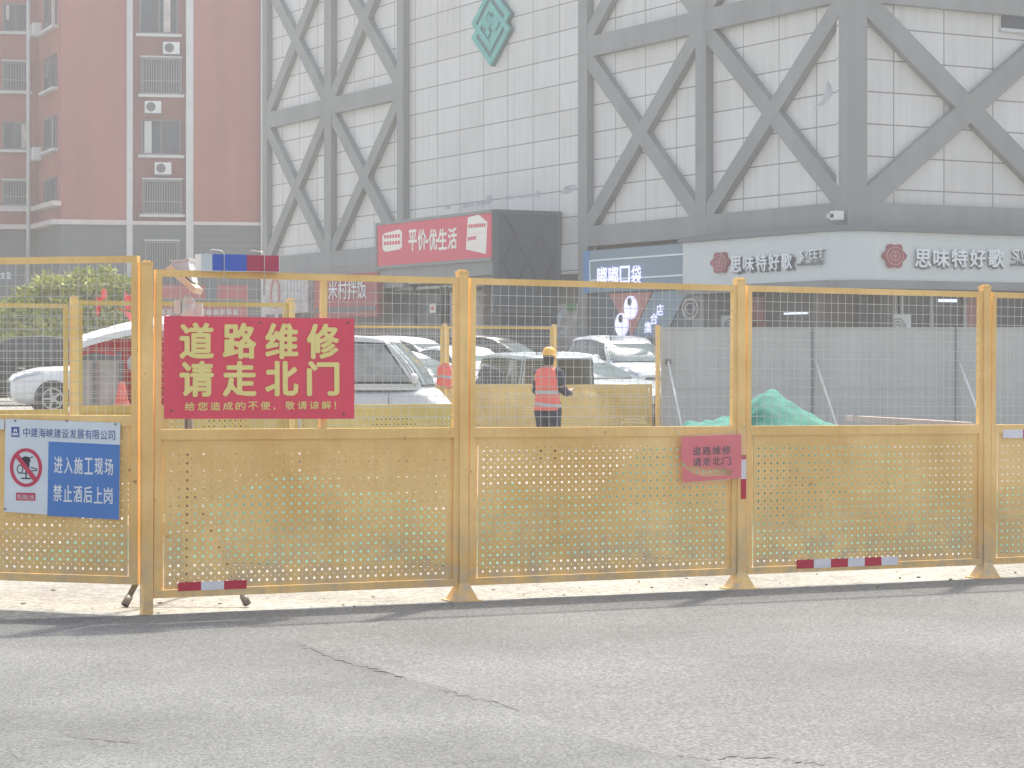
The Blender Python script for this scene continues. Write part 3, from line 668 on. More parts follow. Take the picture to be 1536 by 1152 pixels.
post_at(M0 - MD * 2.02, 'inner fence post beyond the left edge of the photo', GMP, mrot)
def low_panel(label, grp):
    t = thing('low_barrier', label, 'low fence panel', group=grp)
    mb = MB(); L = PANEL_L; mb.box(0, .036, -.02, .02, .10, 1.05); mb.box(L - .036, L, -.02, .02, .10, 1.05); mb.box(.036, L - .036, -.02, .02, 1.0, 1.05); mb.box(.036, L - .036, -.02, .02, .10, .145)
    obj('frame', mb, 'yellow_dull', t); mb = MB(); mb.v = [(x, y, z - .006 if False else z) for x, y, z in SHEET.v]; mb.f, mb.smooth, mb.mi = SHEET.f, SHEET.smooth, SHEET.mi
    s_ = obj('perforated_sheet', mb, 'yellow_dull', t); s_.scale = (1, 1, .995); return t
lp = low_panel('low yellow barrier panel without mesh, in front of the pale grey van', 'low yellow panels')
A = M0 + MD * 2.0; a = A + MD * 0.035; lp.location = (a.x, a.y, 0.0); lp.rotation_euler = (0, 0, mrot); lp.scale[0] = 0.86
RD = Vector((1.73, 1.0)).normalized(); R0 = Vector((atx(667, 36.0), 36.0)); rrot = math.atan2(RD.y, RD.x)
GR, GRP = 'yellow panels of the rear fence', 'posts of the rear fence'
back_fence(R0, RD, True, 'rear yellow fence panel between the parked cars and the worker', GR, 0.0, dull)
back_fence(R0 - RD * 2.0, RD, True, 'rear yellow fence panel behind the pale grey van', GR, 0.0, dull)
for k, l in ((-1, 'rear fence post behind the big red sign'), (0, 'rear fence post with an orange vest hung on it, by the van nose'), (1, 'rear fence post rising behind the yellow helmet of the worker'), (2, 'rear fence post where the grey hoarding begins')):
    post_at(R0 + RD * 2.0 * k, l, GRP, rrot)
l2 = copy_tree(lp); l2['label'] = 'low yellow barrier panel right of the worker, before the white sport utility car'
a = R0 + RD * 2.035; l2.scale = (.955, 1, 1); l2.location = (a.x, a.y, 0); l2.rotation_euler = (0, 0, rrot)
for ch in list(dull.children): bpy.data.objects.remove(ch)
bpy.data.objects.remove(dull)

# ------------------------------------------------------------------ hoarding
HA = R0 + RD * 4.0 + Vector((0.05, 0.05)); HD = Vector((1, 0.02)).normalized()
HPL = Plane(HA, HD); hu = [0.0, HPL.uv(1220), HPL.uv(1435), HPL.uv(1650)]
hl = ['grey hoarding sheet next to the last rear yellow post', 'grey hoarding sheet behind the green net heap, between two white props', 'grey hoarding sheet cut off by the right edge of the photo']
for k in range(3):
    t = thing('hoarding', hl[k], 'hoarding', (*HPL.world(hu[k]).to_2d(), 0), HPL.rot, 'grey sheets of the hoarding'); w = hu[k + 1] - hu[k]
    mb = MB(); n = int(w / .18); prof = []
    for i in range(n): x = w * i / n; prof += [(x, 0), (x + .012, .005), (x + .05, .005), (x + .062, 0)]
    prof.append((w - .03, 0))
    for (x, y) in prof: mb.v += [(x, y, .02), (x, y, 1.96)]
    for i in range(len(prof) - 1): mb.face((2 * i, 2 * i + 2, 2 * i + 3, 2 * i + 1))
    obj('sheet', mb, 'hoarding', t)
    mb = MB(); mb.box(0.0, w - .03, -.02, .03, 1.962, 1.99); mb.box(0.0, w - .03, -.012, -.002, .98, 1.0); obj('rail', mb, 'hoarding', t)
    mb = MB(); mb.box(w - .028, w - .002, -.03, .03, 0, 1.99); obj('joint_post', mb, 'hoarding_dark', t)
    mb = MB(); mb.tube([(w + .03, -.05, 1.42), (w + .16, -.5, .82), (w + .33, -1.1, .02)], .02, 8); obj('prop', mb, 'white_case', t)
t = thing('hoarding_prop', 'thin white prop leaning on the hoarding beside the last rear yellow post', 'prop', (*HPL.world(0.12).to_2d(), 0), HPL.rot)
mb = MB(); mb.tube([(0, -.05, 1.42), (.2, -1.1, .02)], .018, 8); obj('tube', mb, 'white_case', t)
mb = MB(); mb.box(-.05, .05, -.06, -.02, 1.38, 1.46); obj('clamp', mb, 'steel', t)

# ------------------------------------------------------------------ green net heaps
def heap(cx, cy, rx, ry, fn, nu, nv, name, label, cat, m, seed):
    mb = MB()
    def f(u, v):
        x = (u * 2 - 1) * rx; y = (v * 2 - 1) * ry; h = fn(x, y)
        e = max(0, 1 - max(abs(u * 2 - 1), abs(v * 2 - 1)) ** 6)
        w = -.055 * abs(NZ.noise(Vector((x * 3.1 + y * 2 + seed, y * 1.2 - x, 5)))) + .035 * abs(NZ.noise(Vector((x * 6 - y * 2, y * 2.5 + seed, 8)))) + .05 * NZ.noise(Vector((x * 2.2 + seed, y * 2.2 + x, 0))) + .035 * NZ.noise(Vector((x * 1.5 - y * 3 + seed, (y + x * .6) * 7, 2))) + .02 * NZ.noise(Vector((x * 9, y * 9, seed)))
        return (cx + x, cy + y, gz(cx + x, cy + y) + .008 + max(0, h * e + w * min(1, h * 4) * e) + .006 * e)
    mb.grid(f, nu, nv); return tag(obj(name, mb, m), label, cat)
hx = atx(1147, 20.0)
PK = [(-1.9, .0), (-1.3, .5), (-.9, .84), (-.76, .90), (-.66, .965), (-.56, .955), (-.42, .94), (-.28, .98), (-.17, 1.09), (-.06, 1.185), (.03, 1.20), (.12, 1.165), (.22, 1.10), (.35, 1.02), (.5, .95), (.7, .885), (1.0, .78), (1.4, .5), (1.9, 0)]
def peak(x, y): return (interp_lin(PK, x - .02) + interp_lin(PK, x + .03) + interp_lin(PK, x)) / 3 * .965 * math.exp(-(abs(y) / 1.15) ** 3)
def interp_lin(tab, x):
    for a, b in zip(tab, tab[1:]):
        if x <= b[0]: return a[1] + (b[1] - a[1]) * max(0, (x - a[0]) / (b[0] - a[0]))
    return tab[-1][1]
heap(hx, 20.0, 1.9, 1.7, peak, 110, 80, 'net_covered_heap', 'tall heap covered in pale green dust net before the grey hoarding', 'covered heap', 'net', 3.0)
def low(x, y): return (.50 * math.exp(-((x + .1) / .55) ** 2) + .34 * math.exp(-((x - .75) / .5) ** 2) + .20 * math.exp(-((x + .9) / .6) ** 2)) * math.exp(-((y - .1) / .85) ** 2)
heap(atx(455, 17.6), 17.7, 1.9, 1.3, low, 100, 70, 'net_covered_heap', 'low heap under green dust net behind the fence panel of the big red sign', 'covered heap', 'net', 11.0)
def low2(x, y): return (.42 * math.exp(-((x + .6) / .7) ** 2) + .30 * math.exp(-((x - .7) / .8) ** 2)) * math.exp(-(y / .8) ** 2)
heap(atx(880, 18.3), 18.4, 2.0, 1.2, low2, 100, 60, 'net_covered_heap', 'low rumpled heap under green dust net behind the panel with the small notice', 'covered heap', 'net', 23.0)
def low3(x, y): return (.46 * math.exp(-((x + .5) / .9) ** 2) + .40 * math.exp(-((x - 1.0) / .7) ** 2)) * math.exp(-(y / .8) ** 2)
heap(atx(1400, 19.2), 19.2, 2.3, 1.3, low3, 100, 60, 'net_covered_heap', 'long low heap under green dust net behind the fence panel before the hoarding', 'covered heap', 'net', 31.0)
EX, EY = atx(1385, 22.0), 22.1
mb = MB(); mb.grid(lambda u, v: (EX + (u * 2 - 1) * 3.0, EY + (v * 2 - 1) * 1.8, .835 * math.exp(-(abs(u * 2 - 1) * 1.9) ** 4) * math.exp(-((v * 2 - 1) * 1.9) ** 2) + .05 * NZ.noise(Vector((u * 14, v * 8, 1))) * max(0, 1 - abs(v * 2 - 1) * 1.3) * max(0, 1 - abs(u * 2 - 1) * 1.2) - .01), 60, 36)
tag(obj('earth_heap', mb, 'earth'), 'dusty pale earth heap carrying the pinkish board', 'heap')
mb = MB(); p = Vector((atx(1274, 21.95), 21.95, .905)); q = Vector((atx(1455, 22.1), 22.1, .835)); mb.bar(p, q, .055, .24)
tag(obj('wooden_board', mb, 'plank'), 'pinkish board lying beyond the green net heap', 'board')

# ------------------------------------------------------------------ worker
def skin_mesh(name, joints, bones, m, parent, sub_=2):
    me = bpy.data.meshes.new(name); me.from_pydata([j[0] for j in joints], bones, []); o = bpy.data.objects.new(name, me); COL.objects.link(o)
    o.modifiers.new('skin', 'SKIN'); sm = o.modifiers.new('sub', 'SUBSURF'); sm.levels = sm.render_levels = sub_
    for d, j in zip(me.skin_vertices[0].data, joints): d.radius = j[1] if isinstance(j[1], tuple) else (j[1], j[1])
    me.skin_vertices[0].data[0].use_root = True
    bpy.context.view_layer.update(); dg = bpy.context.evaluated_depsgraph_get()
    nm = bpy.data.meshes.new_from_object(o.evaluated_get(dg), depsgraph=dg); bpy.data.objects.remove(o); bpy.data.meshes.remove(me)
    nm.materials.clear(); nm.materials.append(M[m])
    for p in nm.polygons: p.use_smooth = True
    r = bpy.data.objects.new(name, nm); COL.objects.link(r); r.parent = parent; return r
def worker(loc, rot, label):
    t = thing('person', label, 'person', loc, rot)     # faces +y; x to his right
    J = [((0, 0, .90), (.135, .10)), ((0, -.01, 1.05), (.13, .095)), ((0, -.01, 1.22), (.155, .105)), ((0, 0, 1.36), (.12, .085)), ((0, .015, 1.43), (.055, .055)), ((0, .03, 1.48), (.055, .058)), ((0, .045, 1.55), (.082, .098)), ((0, .045, 1.63), (.075, .09)),
         ((.17, 0, 1.345), .06), ((.235, .03, 1.10), .05), ((.22, .24, 1.02), .040), ((.20, .33, 1.07), .026), ((.19, .40, 1.10), .030),
         ((-.17, 0, 1.345), .06), ((-.225, .04, 1.10), .05), ((-.16, .22, .96), .040), ((-.12, .31, .98), .026), ((-.10, .38, 1.0), .030),
         ((.095, 0, .80), .095), ((.105, .02, .46), .062), ((.11, -.02, .09), .048), ((.115, .13, .04), .042),
         ((-.095, 0, .80), .095), ((-.105, .03, .46), .062), ((-.11, -.02, .09), .048), ((-.12, .13, .04), .042)]
    B = [(0, 1), (1, 2), (2, 3), (3, 4), (4, 5), (5, 6), (6, 7), (3, 8), (8, 9), (9, 10), (10, 11), (11, 12), (3, 13), (13, 14), (14, 15), (15, 16), (16, 17), (0, 18), (18, 19), (19, 20), (20, 21), (0, 22), (22, 23), (23, 24), (24, 25)]
    skin_mesh('body', J, B, 'skin', t)
    # sleeves, trousers, shoes
    for s in (1, -1):
        k = 8 if s > 0 else 13; pts = [Vector(J[k + i][0]) for i in range(3)]; pts.append(pts[2].lerp(Vector(J[k + 3][0]), .6))
        mb = MB(); mb.tube([pts[0] + Vector((-s * .05, 0, .02)), pts[0], pts[0].lerp(pts[1], .5), pts[1], pts[1].lerp(pts[2], .5), pts[3]], [.075, .083, .072, .066, .057, .047], 14); obj('sleeve', mb, 'navy', t)
        k = 18 if s > 0 else 22; p = [Vector(J[k + i][0]) for i in range(3)]
        mb = MB(); mb.tube([p[0] + Vector((-s * .02, 0, .1)), p[0] + Vector((0, 0, -.03)), p[0].lerp(p[1], .5), p[1], p[1].lerp(p[2], .5), p[2] + Vector((0, 0, .0))], [.125, .122, .1, .085, .078, .075], 14); obj('trouser_leg', mb, 'navy', t)
        mb = MB(); c = Vector(J[k + 2][0]); mb.tube([c + Vector((0, -.06, -.04)), c + Vector((0, .05, -.04)), c + Vector((0, .16, -.05))], [.05, .052, .035], 12); obj('shoe', mb, 'hair', t)
        hb = Vector(J[11 if s > 0 else 16][0]); he = Vector(J[12 if s > 0 else 17][0]); d = (he - hb).normalized(); sd_ = d.cross(Vector((0, 0, 1))).normalized()
        mb = MB()
        for q in range(4): o_ = sd_ * (.024 - .016 * q); e = he + o_; mb.tube([e, e + d * (.035 + .008 * (q in (1, 2))), e + d * .06 + Vector((0, 0, -.02))], [.0095, .009, .007], 8)
        mb.tube([hb + sd_ * -.02 * s, he + sd_ * -.045 * s, he + sd_ * -.05 * s + d * .03], [.012, .010, .008], 8); obj('fingers', mb, 'skin', t)
    mb = MB(); rings = [(.80, .205, .145), (.90, .195, .14), (1.0, .178, .13), (1.12, .178, .135), (1.25, .19, .14), (1.34, .195, .13), (1.395, .17, .105), (1.43, .10, .085)]
    def vf(u, v):
        t_ = v * (len(rings) - 1); i = min(int(t_), len(rings) - 2); f = t_ - i; z, a, b = [rings[i][q] + (rings[i + 1][q] - rings[i][q]) * f for q in range(3)]
        th = 2 * math.pi * u; w = 1 + .025 * math.sin(th * 5 + z * 9)
        return (a * w * math.copysign(abs(math.cos(th)) ** .8, math.cos(th)), b * w * math.copysign(abs(math.sin(th)) ** .8, math.sin(th)) - .005, z)
    mb.grid(vf, 40, 28); ve = obj('vest', mb, 'vest', t)
    for (z0, z1, tilt) in ((1.04, 1.095, .0), (.865, .91, .02)):
        def bf(u, v):
            z = z0 + (z1 - z0) * v; i = next(k for k in range(len(rings) - 1) if rings[k][0] <= z <= rings[k + 1][0]); f = (z - rings[i][0]) / (rings[i + 1][0] - rings[i][0])
            a, b = [rings[i][q] + (rings[i + 1][q] - rings[i][q]) * f + .006 for q in (1, 2)]; th = 2 * math.pi * u; w = 1 + .025 * math.sin(th * 5 + z * 9)
            return (a * w * math.copysign(abs(math.cos(th)) ** .8, math.cos(th)), b * w * math.copysign(abs(math.sin(th)) ** .8, math.sin(th)) - .005, z + tilt * -math.cos(th))
        mb = MB(); mb.grid(bf, 40, 2); obj('reflective_band', mb, 'vest_band', ve)
    mb = MB(); mb.grid(lambda u, v: (.098 * math.cos(2 * math.pi * u) * math.sin(math.pi * (.5 + v * .5)) if False else .094 * math.cos(2 * math.pi * u) * math.cos(v * math.pi / 2) ** .6, .045 + .115 * math.sin(2 * math.pi * u) * math.cos(v * math.pi / 2) ** .6 - .012, 1.62 + .115 * math.sin(v * math.pi / 2)), 28, 10)
    mb.grid(lambda u, v: (.094 * math.cos(2 * math.pi * u) * (1 + v * .12), .033 + (.115 * (1 + v * .14) + (.05 * v if math.sin(2 * math.pi * u) > .3 else 0)) * math.sin(2 * math.pi * u), 1.62 - .012 * v), 28, 2)
    obj('hard_hat', mb, 'helmet', t)
    mb = MB(); mb.grid(lambda u, v: (.088 * math.cos(math.pi * u) * (.80 + .2 * v), .03 - (.098 * math.sin(math.pi * u)) * (.8 + .2 * v), 1.47 + .15 * v), 20, 6); obj('hair', mb, 'hair', t)
    mb = MB()
    for s in (1, -1): mb.disc(s * .084, 1.555, .006, .03, .03, .06, 10)
    mb.tube([(0, .13, 1.575), (0, .16, 1.535), (0, .135, 1.52)], [.008, .015, .012], 8); obj('face_detail', mb, 'skin', t)
    mb = MB()
    for s in (1, -1): mb.tube([(s * .032, .132, 1.575), (s * .032, .142, 1.575)], .009, 8)
    mb.tube([(-.025, .132, 1.49), (.025, .132, 1.49)], .005, 6); obj('eyes_and_mouth', mb, 'hair', t)
    return t
wp = at(822, 600, 33.8)
worker((wp.x, 33.8, -0.09), R(-28), 'worker seen from behind in an orange vest and yellow hard hat, before the rear fence')

# orange vest over the rear post
P = R0
vt = thing('safety_vest', 'orange safety vest hung over the rear fence post near the van nose', 'vest', (P.x, P.y, 0), rrot)
mb = MB()
def hv(u, v):
    th = 2 * math.pi * u; w = (.135 - .02 * v) * (1 if v < .8 else 1 - ((v - .8) / .2) ** 2 * .6); z = 1.02 + .38 * v
    return (w * math.cos(th) * (1 + .12 * math.sin(3 * th)), (.045 + .02 * (1 - v)) * math.sin(th) * (1 + .15 * math.sin(5 * th)), z + .02 * math.sin(2 * th) * (1 - v))
mb.grid(hv, 30, 10); obj('cloth', mb, 'vest', vt)
mb = MB()
mb.grid(lambda u, v: tuple(Vector(hv(u, .38 + .1 * v)) * 1.0 + Vector((.006 * math.cos(2 * math.pi * u), .006 * math.sin(2 * math.pi * u), 0))), 30, 1); obj('reflective_band', mb, 'vest_band', vt)

# ------------------------------------------------------------------ cars
def sgnp(c, e): return math.copysign(abs(c) ** e, c)
def lerp(a, b, t): return a + (b - a) * t
def interp(tab, x):
    if x <= tab[0][0]: return tab[0][1:]
    for a, b in zip(tab, tab[1:]):
        if x <= b[0]:
            t = (x - a[0]) / (b[0] - a[0]); t = t * t * (3 - 2 * t) * .5 + t * .5
            return tuple(lerp(p, q, t) for p, q in zip(a[1:], b[1:]))
    return tab[-1][1:]
def make_car(label, cat, name, paint, L, W, H, belt, hood, wb_front, wb_rear, roof_front, roof_rear, loc, rot, group='cars parked behind the rear fence', low_nose=.30, van=False, rails=False, sglass='car_glass'):
    t = thing(name, label, cat, loc, rot, group); hw = W / 2
    xn, xt = L / 2, -L / 2
    # lower body: stations (x, half width, z low, z top)
    tab = [(xt, hw * .80, .42, belt - .12), (xt + .10, hw * .90, .28, belt - .03), (xt + .5, hw * .985, .20, belt), (wb_rear, hw, .18, belt), (0, hw, .18, belt), (wb_front, hw * .995, .18, belt if van else lerp(hood, belt, .75)),
           (lerp(wb_front, xn, .5), hw * .985, .19, hood if not van else belt - .1), (xn - .35, hw * .94, .20, hood - .06), (xn - .12, hw * .84, .24, hood - .14), (xn, hw * .66, .34, hood - .26)]
    if van: tab = tab[:5] + [(wb_front, hw * .995, .18, belt), (lerp(wb_front, xn, .3), hw * .985, .19, belt - .13), (lerp(wb_front, xn, .6), hw * .95, .20, belt - .28), (lerp(wb_front, xn, .85), hw * .88, .24, belt - .40), (xn, hw * .7, .34, belt - .54)]
    NS, NR = 40, 28
    def body_pt(x, th, off=0.0):
        w, zl, zt = interp(tab, x); zc, hz = (zl + zt) / 2, (zt - zl) / 2
        return Vector((x, (w + off) * sgnp(math.cos(th), .42), zc + (hz + off) * sgnp(math.sin(th), .42)))
    mb = MB(); n = 0; rings = []
    for i in range(NS + 1):
        x = xt + (xn - xt) * (.5 - .5 * math.cos(math.pi * i / NS)); rings.append(len(mb.v))
        for j in range(NR): mb.v.append(tuple(body_pt(x, 2 * math.pi * j / NR)))
    for i in range(NS):
        for j in range(NR): mb.face((rings[i] + j, rings[i + 1] + j, rings[i + 1] + (j + 1) % NR, rings[i] + (j + 1) % NR), True)
    mb.face([rings[0] + j for j in range(NR)]); mb.face([rings[-1] + j for j in range(NR)][::-1])
    # greenhouse
    zr = H - .05
    def gh(tt):
        e = tt ** .85 if not van else tt
        xf = lerp(wb_front, roof_front, tt ** (1.35 if not van else 1.5)); xr = lerp(wb_rear, roof_rear, tt ** 1.5); hy = lerp(hw * .93, hw * (.86 if van else .74), tt ** 1.3)
        return (xf + xr) / 2, (xf - xr) / 2, hy, lerp(belt - .04, zr, tt)
    n_ = 7.0
    drop = .13 if not van else .05
    def bow(cx, hx, x, tt): return -drop * abs((x - cx) / hx) ** 2.4 * tt ** 2
    def side_y(cx, hx, hy, x): return hy * max(0, 1 - min(1, abs((x - cx) / hx)) ** n_) ** (1 / n_)
    K = 48; rings = []
    levels = [0, .12, .25, .4, .55, .7, .85, .95, 1.0]
    def ring(cx, hx, hy, z, tt=1.0):
        rings.append(len(mb.v))
        for j in range(K): th = 2 * math.pi * j / K; xx = cx + hx * sgnp(math.cos(th), 2 / n_); mb.v.append((xx, hy * sgnp(math.sin(th), 2 / n_), z + bow(cx, hx, xx, tt)))
    for l in levels: ring(*gh(l), l)
    cx, hx, hy, z = gh(1.0)
    for (s_, dz) in ((.985, .018), (.93, .034), (.8, .044), (.5, .05), (.02, .052)): ring(cx, hx * s_, hy * s_, z + dz)
    for i in range(len(rings) - 1):
        for j in range(K): mb.face((rings[i] + j, rings[i] + (j + 1) % K, rings[i + 1] + (j + 1) % K, rings[i + 1] + j), True)
    bodyo = obj('body', mb, paint, t)
    # glass
    def side_glass(x00, x01, t0, t1, x10, x11, s, off=.006):      # lower edge x00..x01 at level t0, upper edge x10..x11 at t1
        mb = MB()
        def f(u, v):
            tt = lerp(t0, t1, v); cx, hx, hy, z = gh(tt); x = lerp(lerp(x00, x01, u), lerp(x10, x11, u), v)
            return (x, s * (side_y(cx, hx, hy, x) + off), z + bow(cx, hx, x, tt))
        mb.grid(f, 14, 6); return mb
    c0 = gh(.16); c1 = gh(.90); f0, r0 = c0[0] + c0[1], c0[0] - c0[1]; f1, r1 = c1[0] + c1[1], c1[0] - c1[1]
    split = [(.05, .37), (.40, .70), (.73, .95)] if (van or roof_rear < -1.4) else [(.09, .47), (.51, .92)]
    for s in (1, -1):
        for (a, b) in split:
            obj('window_seal', side_glass(lerp(f0, r0, a) + .025, lerp(f0, r0, b) - .025, .12, .92, lerp(f1, r1, a) + .025, lerp(f1, r1, b) - .025, s, .003), 'dark', t)
            obj('side_window', side_glass(lerp(f0, r0, a), lerp(f0, r0, b), .16, .88, lerp(f1, r1, a), lerp(f1, r1, b), s), sglass, t)
    def end_glass(front, t0=.10, t1=.92, k=.86, off=.006):
        mb = MB(); sg_ = 1 if front else -1
        def f(u, v):
            tt = lerp(t0, t1, v); cx, hx, hy, z = gh(tt); y = (u * 2 - 1) * hy * k
            xx = cx + sg_ * (hx * max(0, 1 - abs(y / hy) ** n_) ** (1 / n_) + off); return (xx, y, z + bow(cx, hx, xx, tt))
        mb.grid(f, 16, 8); return mb
    obj('screen_seal', end_glass(True, .06, .95, .89, .003), 'dark', t); obj('screen_seal', end_glass(False, .06, .95, .89, .003), 'dark', t)
    obj('windscreen', end_glass(True), 'screen_glass', t); obj('rear_window', end_glass(False), 'car_glass', t)
    # wheels
    wr = .33
    for wx in (xn - .86, xt + .82):
        for s in (1, -1):
            mb = MB(); mb.disc(wx, wr + .02, wr * 1.16, wr * 1.14, s * hw * .80, s * (hw * 1.0 + .004), 28); obj('wheel_arch', mb, 'dark', t)
            mb = MB(); mb.disc(wx, wr, wr, wr, s * (hw * .8), s * (hw + .012), 28); wh = obj('wheel', mb, 'tyre', t)
            mb = MB(); mb.ring(wx, wr, wr * .70, wr * .70, .03, .03, s * (hw + .0125), s * (hw + .020), 24); mb.disc(wx, wr, .07, .07, s * (hw + .0125), s * (hw + .02), 12)
            for k in range(5): th = 2 * math.pi * k / 5; mb.bar((wx + .06 * math.cos(th), s * (hw + .016), wr + .06 * math.sin(th)), (wx + wr * .66 * math.cos(th), s * (hw + .016), wr + wr * .66 * math.sin(th)), .045, .008)
            obj('rim', mb, 'rim', wh)
    # lamps, grille, mirrors, handles
    for s in (1, -1):
        mb = MB()
        def hl_(u, v):
            x = lerp(xn - .62 if not van else xn - .3, xn - .05, u); th = lerp(.30, .62, v) * (1 + .3 * (1 - u)); p = body_pt(x, th, .008); return (p.x, s * p.y, p.z)
        mb.grid(hl_, 12, 4); obj('headlight', mb, 'lamp_glass', t)
        mb = MB(); cx, hx, hy, z = gh(.14); mx = wb_front - .42 if not van else wb_front - .15; my = side_y(cx, hx, hy, mx)
        mb.grid(lambda u, v: (mx + .07 * math.sin(math.pi * v) * math.cos(2 * math.pi * u), s * (my + .13) + .10 * math.sin(math.pi * v) * math.sin(2 * math.pi * u), z + .06 + .075 * math.cos(math.pi * v)), 12, 8)
        mb.box(mx - .02, mx + .02, min(s * my, s * (my + .1)), max(s * my, s * (my + .1)), z + .01, z + .04); obj('mirror', mb, paint, t)
        mb = MB()
        for hx_ in (lerp(wb_front, wb_rear, .42), lerp(wb_front, wb_rear, .78)): mb.box(hx_ - .09, hx_ + .09, min(s * hw, s * (hw + .022)), max(s * hw, s * (hw + .022)), belt - .16, belt - .13)
        obj('door_handle', mb, 'chrome', t)
        mb = MB()
        for dx in (lerp(wb_front, wb_rear, .14), lerp(wb_front, wb_rear, .48), lerp(wb_front, wb_rear, .86)): mb.box(dx - .004, dx + .004, min(s * hw * .995, s * (hw + .0025)), max(s * hw * .995, s * (hw + .0025)), .36, belt - .09)
        obj('door_gap', mb, 'dark', t)
        if rails:
            mb = MB(); c_ = gh(1.0); mb.tube([(c_[0] + c_[1] * .8, s * c_[2] * .88, H - .02), (c_[0] + c_[1] * .7, s * c_[2] * .88, H + .03), (c_[0] - c_[1] * .7, s * c_[2] * .88, H + .03), (c_[0] - c_[1] * .8, s * c_[2] * .88, H - .02)], .014, 6); obj('roof_rail', mb, 'chrome', t)
    mb = MB(); w_, zl, zt = interp(tab, xn); zg = lerp(zl, zt, .55)
    mb.box(xn - .05, xn + .012, -w_ * .8, w_ * .8, zg - .10, zg + .12); g_ = obj('grille', mb, 'dark', t)
    mb = MB()
    for k in range(3): mb.box(xn + .013, xn + .02, -w_ * .76, w_ * .76, zg - .06 + .06 * k, zg - .045 + .06 * k)
    obj('grille_bar', mb, 'chrome', g_)
    mb = MB(); mb.box(xn - .06, xn + .010, -w_ * .95, w_ * .95, zl + .02, zl + .10); obj('lower_intake', mb, 'dark', t)
    return t
def place(px, Y, z=0.0): return (atx(px, Y), Y, z)
SED = dict(L=4.6, W=1.8, H=1.46, belt=.93, hood=.88, wb_front=.95, wb_rear=-1.75, roof_front=.15, roof_rear=-1.0)
SUV = dict(L=4.55, W=1.85, H=1.70, belt=1.05, hood=1.03, wb_front=.95, wb_rear=-2.05, roof_front=.25, roof_rear=-1.75)
VAN = dict(L=4.1, W=1.60, H=1.86, belt=1.08, hood=.98, wb_front=1.62, wb_rear=-2.0, roof_front=1.08, roof_rear=-1.95, van=True)
MINI = dict(L=3.8, W=1.60, H=1.56, belt=.98, hood=.95, wb_front=1.0, wb_rear=-1.8, roof_front=.3, roof_rear=-1.6)
make_car('pale grey van with a sloping nose, side on behind the big red sign', 'van', 'van', 'car_grey', loc=place(483, 33.6, -.02), rot=R(-6), group=None, sglass='van_glass', **VAN)
def park(label, paint, px, Y, deg, spec, group='cars parked behind the rear fence', cat='car', name='parked_car', **k):
    d = dict(spec); d.update(k); x = atx(px, Y); return make_car(label, cat, name, paint, loc=(x, Y, gz(x, Y)), rot=R(deg), group=group, **d)
park('white sport utility car facing the viewer beside the last rear yellow post', 'car_white', 935, 55.5, -68, SUV)
park('silver car with a sloping windscreen between the worker and the white sport utility car', 'car_silver', 866, 46.5, -40, SED)
park('small silver van seen from behind, left of the worker', 'car_silver', 795, 40.6, 104, VAN, cat='van', name='van', H=1.58, belt=.98, wb_front=1.5, wb_rear=-1.9)
park('white hatchback seen past the windscreen pillar of the pale grey van', 'car_white', 606, 46.0, -28, MINI, H=1.54)
park('white sport utility car in the last row, its roof above the white hatchback', 'car_white', 625, 56.5, -30, SUV)
park('white car whose windscreen shows right of the taller fence post at the van nose', 'car_white', 702, 51.0, -52, SED)
park('black car with a shiny roof behind the small silver van', 'car_black', 752, 58.0, -22, SUV, H=1.72)
park('white car with its nose to the left, seen through the inner fence before the bush', 'car_white', 172, 50.5, 196, SUV, group='cars parked at the left', H=1.6, hood=1.0)
park('black car behind the white car at the left, in front of the bush', 'car_black', 15, 56.0, 190, SUV, group='cars parked at the left')

# ------------------------------------------------------------------ red three-wheeler behind the inner fence
TY2 = 29.0
tr = thing('three_wheeler', 'red three-wheeled cart with a white arched canopy behind the inner fence', 'cart', (atx(170, TY2), TY2, 0), 0)
def tq(px, py): p = at(px, py, TY2); return (p.x - atx(170, TY2), p.z)
a = tq(128, 503); b = tq(214, 482)
mb = MB(); mb.grid(lambda u, v: (lerp(a[0], b[0] + .35, u), -.55 + 1.1 * v, lerp(a[1], b[1] + .06, u) - .10 + .12 * math.sin(math.pi * v) + .03 * math.sin(math.pi * u)), 16, 10); mb.grid(lambda u, v: (lerp(a[0], b[0] + .35, u), -.55, lerp(a[1], b[1] + .06, u) - .10 - .08 * v + .03 * math.sin(math.pi * u)), 16, 1); obj('canopy', mb, 'car_white', tr)
mb = MB(); x0, z0 = tq(116, 612); x1, z1 = tq(212, 507)
mb.box(x0 + .05, x1 + .3, .30, .36, .5, z1); obj('back_panel', mb, 'trike_red', tr)
mb = MB(); xa, za = tq(118, 533); xb, zb = tq(186, 525); mb.tube([(xa, -.4, za), (lerp(xa, xb, .5), -.42, zb), (xb, -.4, za)], .035, 8); obj('crossbar', mb, 'trike_red', tr)
mb = MB(); xa, za = tq(116, 607); xb, zb = tq(190, 540)
for x in (xa + .04, lerp(xa, xb, .48), xb): mb.box(x - .022, x + .022, -.43, -.39, za, zb)
mb.box(xa, xb, -.43, -.39, zb, zb + .10); mb.box(xa, xb, -.43, -.39, za - .06, za); obj('window_frame', mb, 'steel', tr)
mb = MB(); mb.box(xa + .07, lerp(xa, xb, .46), -.38, -.37, za, zb); mb.box(lerp(xa, xb, .52), xb - .03, -.38, -.37, za, zb); obj('window_pane', mb, 'poster', tr)
mb = MB(); mb.box(xa - .05, xb + .5, -.45, .45, .42, .80); mb.box(xa + .1, xb, -.36, .28, .80, .9); obj('bed', mb, 'trike_red', tr)
for (x, y) in ((xa + .15, -.5), (xa + .15, .5), (xb + .3, 0)):
    mb = MB(); mb.disc(x, .26, .26, .26, y - .06, y + .06, 24); w_ = obj('wheel', mb, 'tyre', tr); mb = MB(); mb.disc(x, .26, .14, .14, y - .066, y - .061, 16); obj('rim', mb, 'rim', w_)
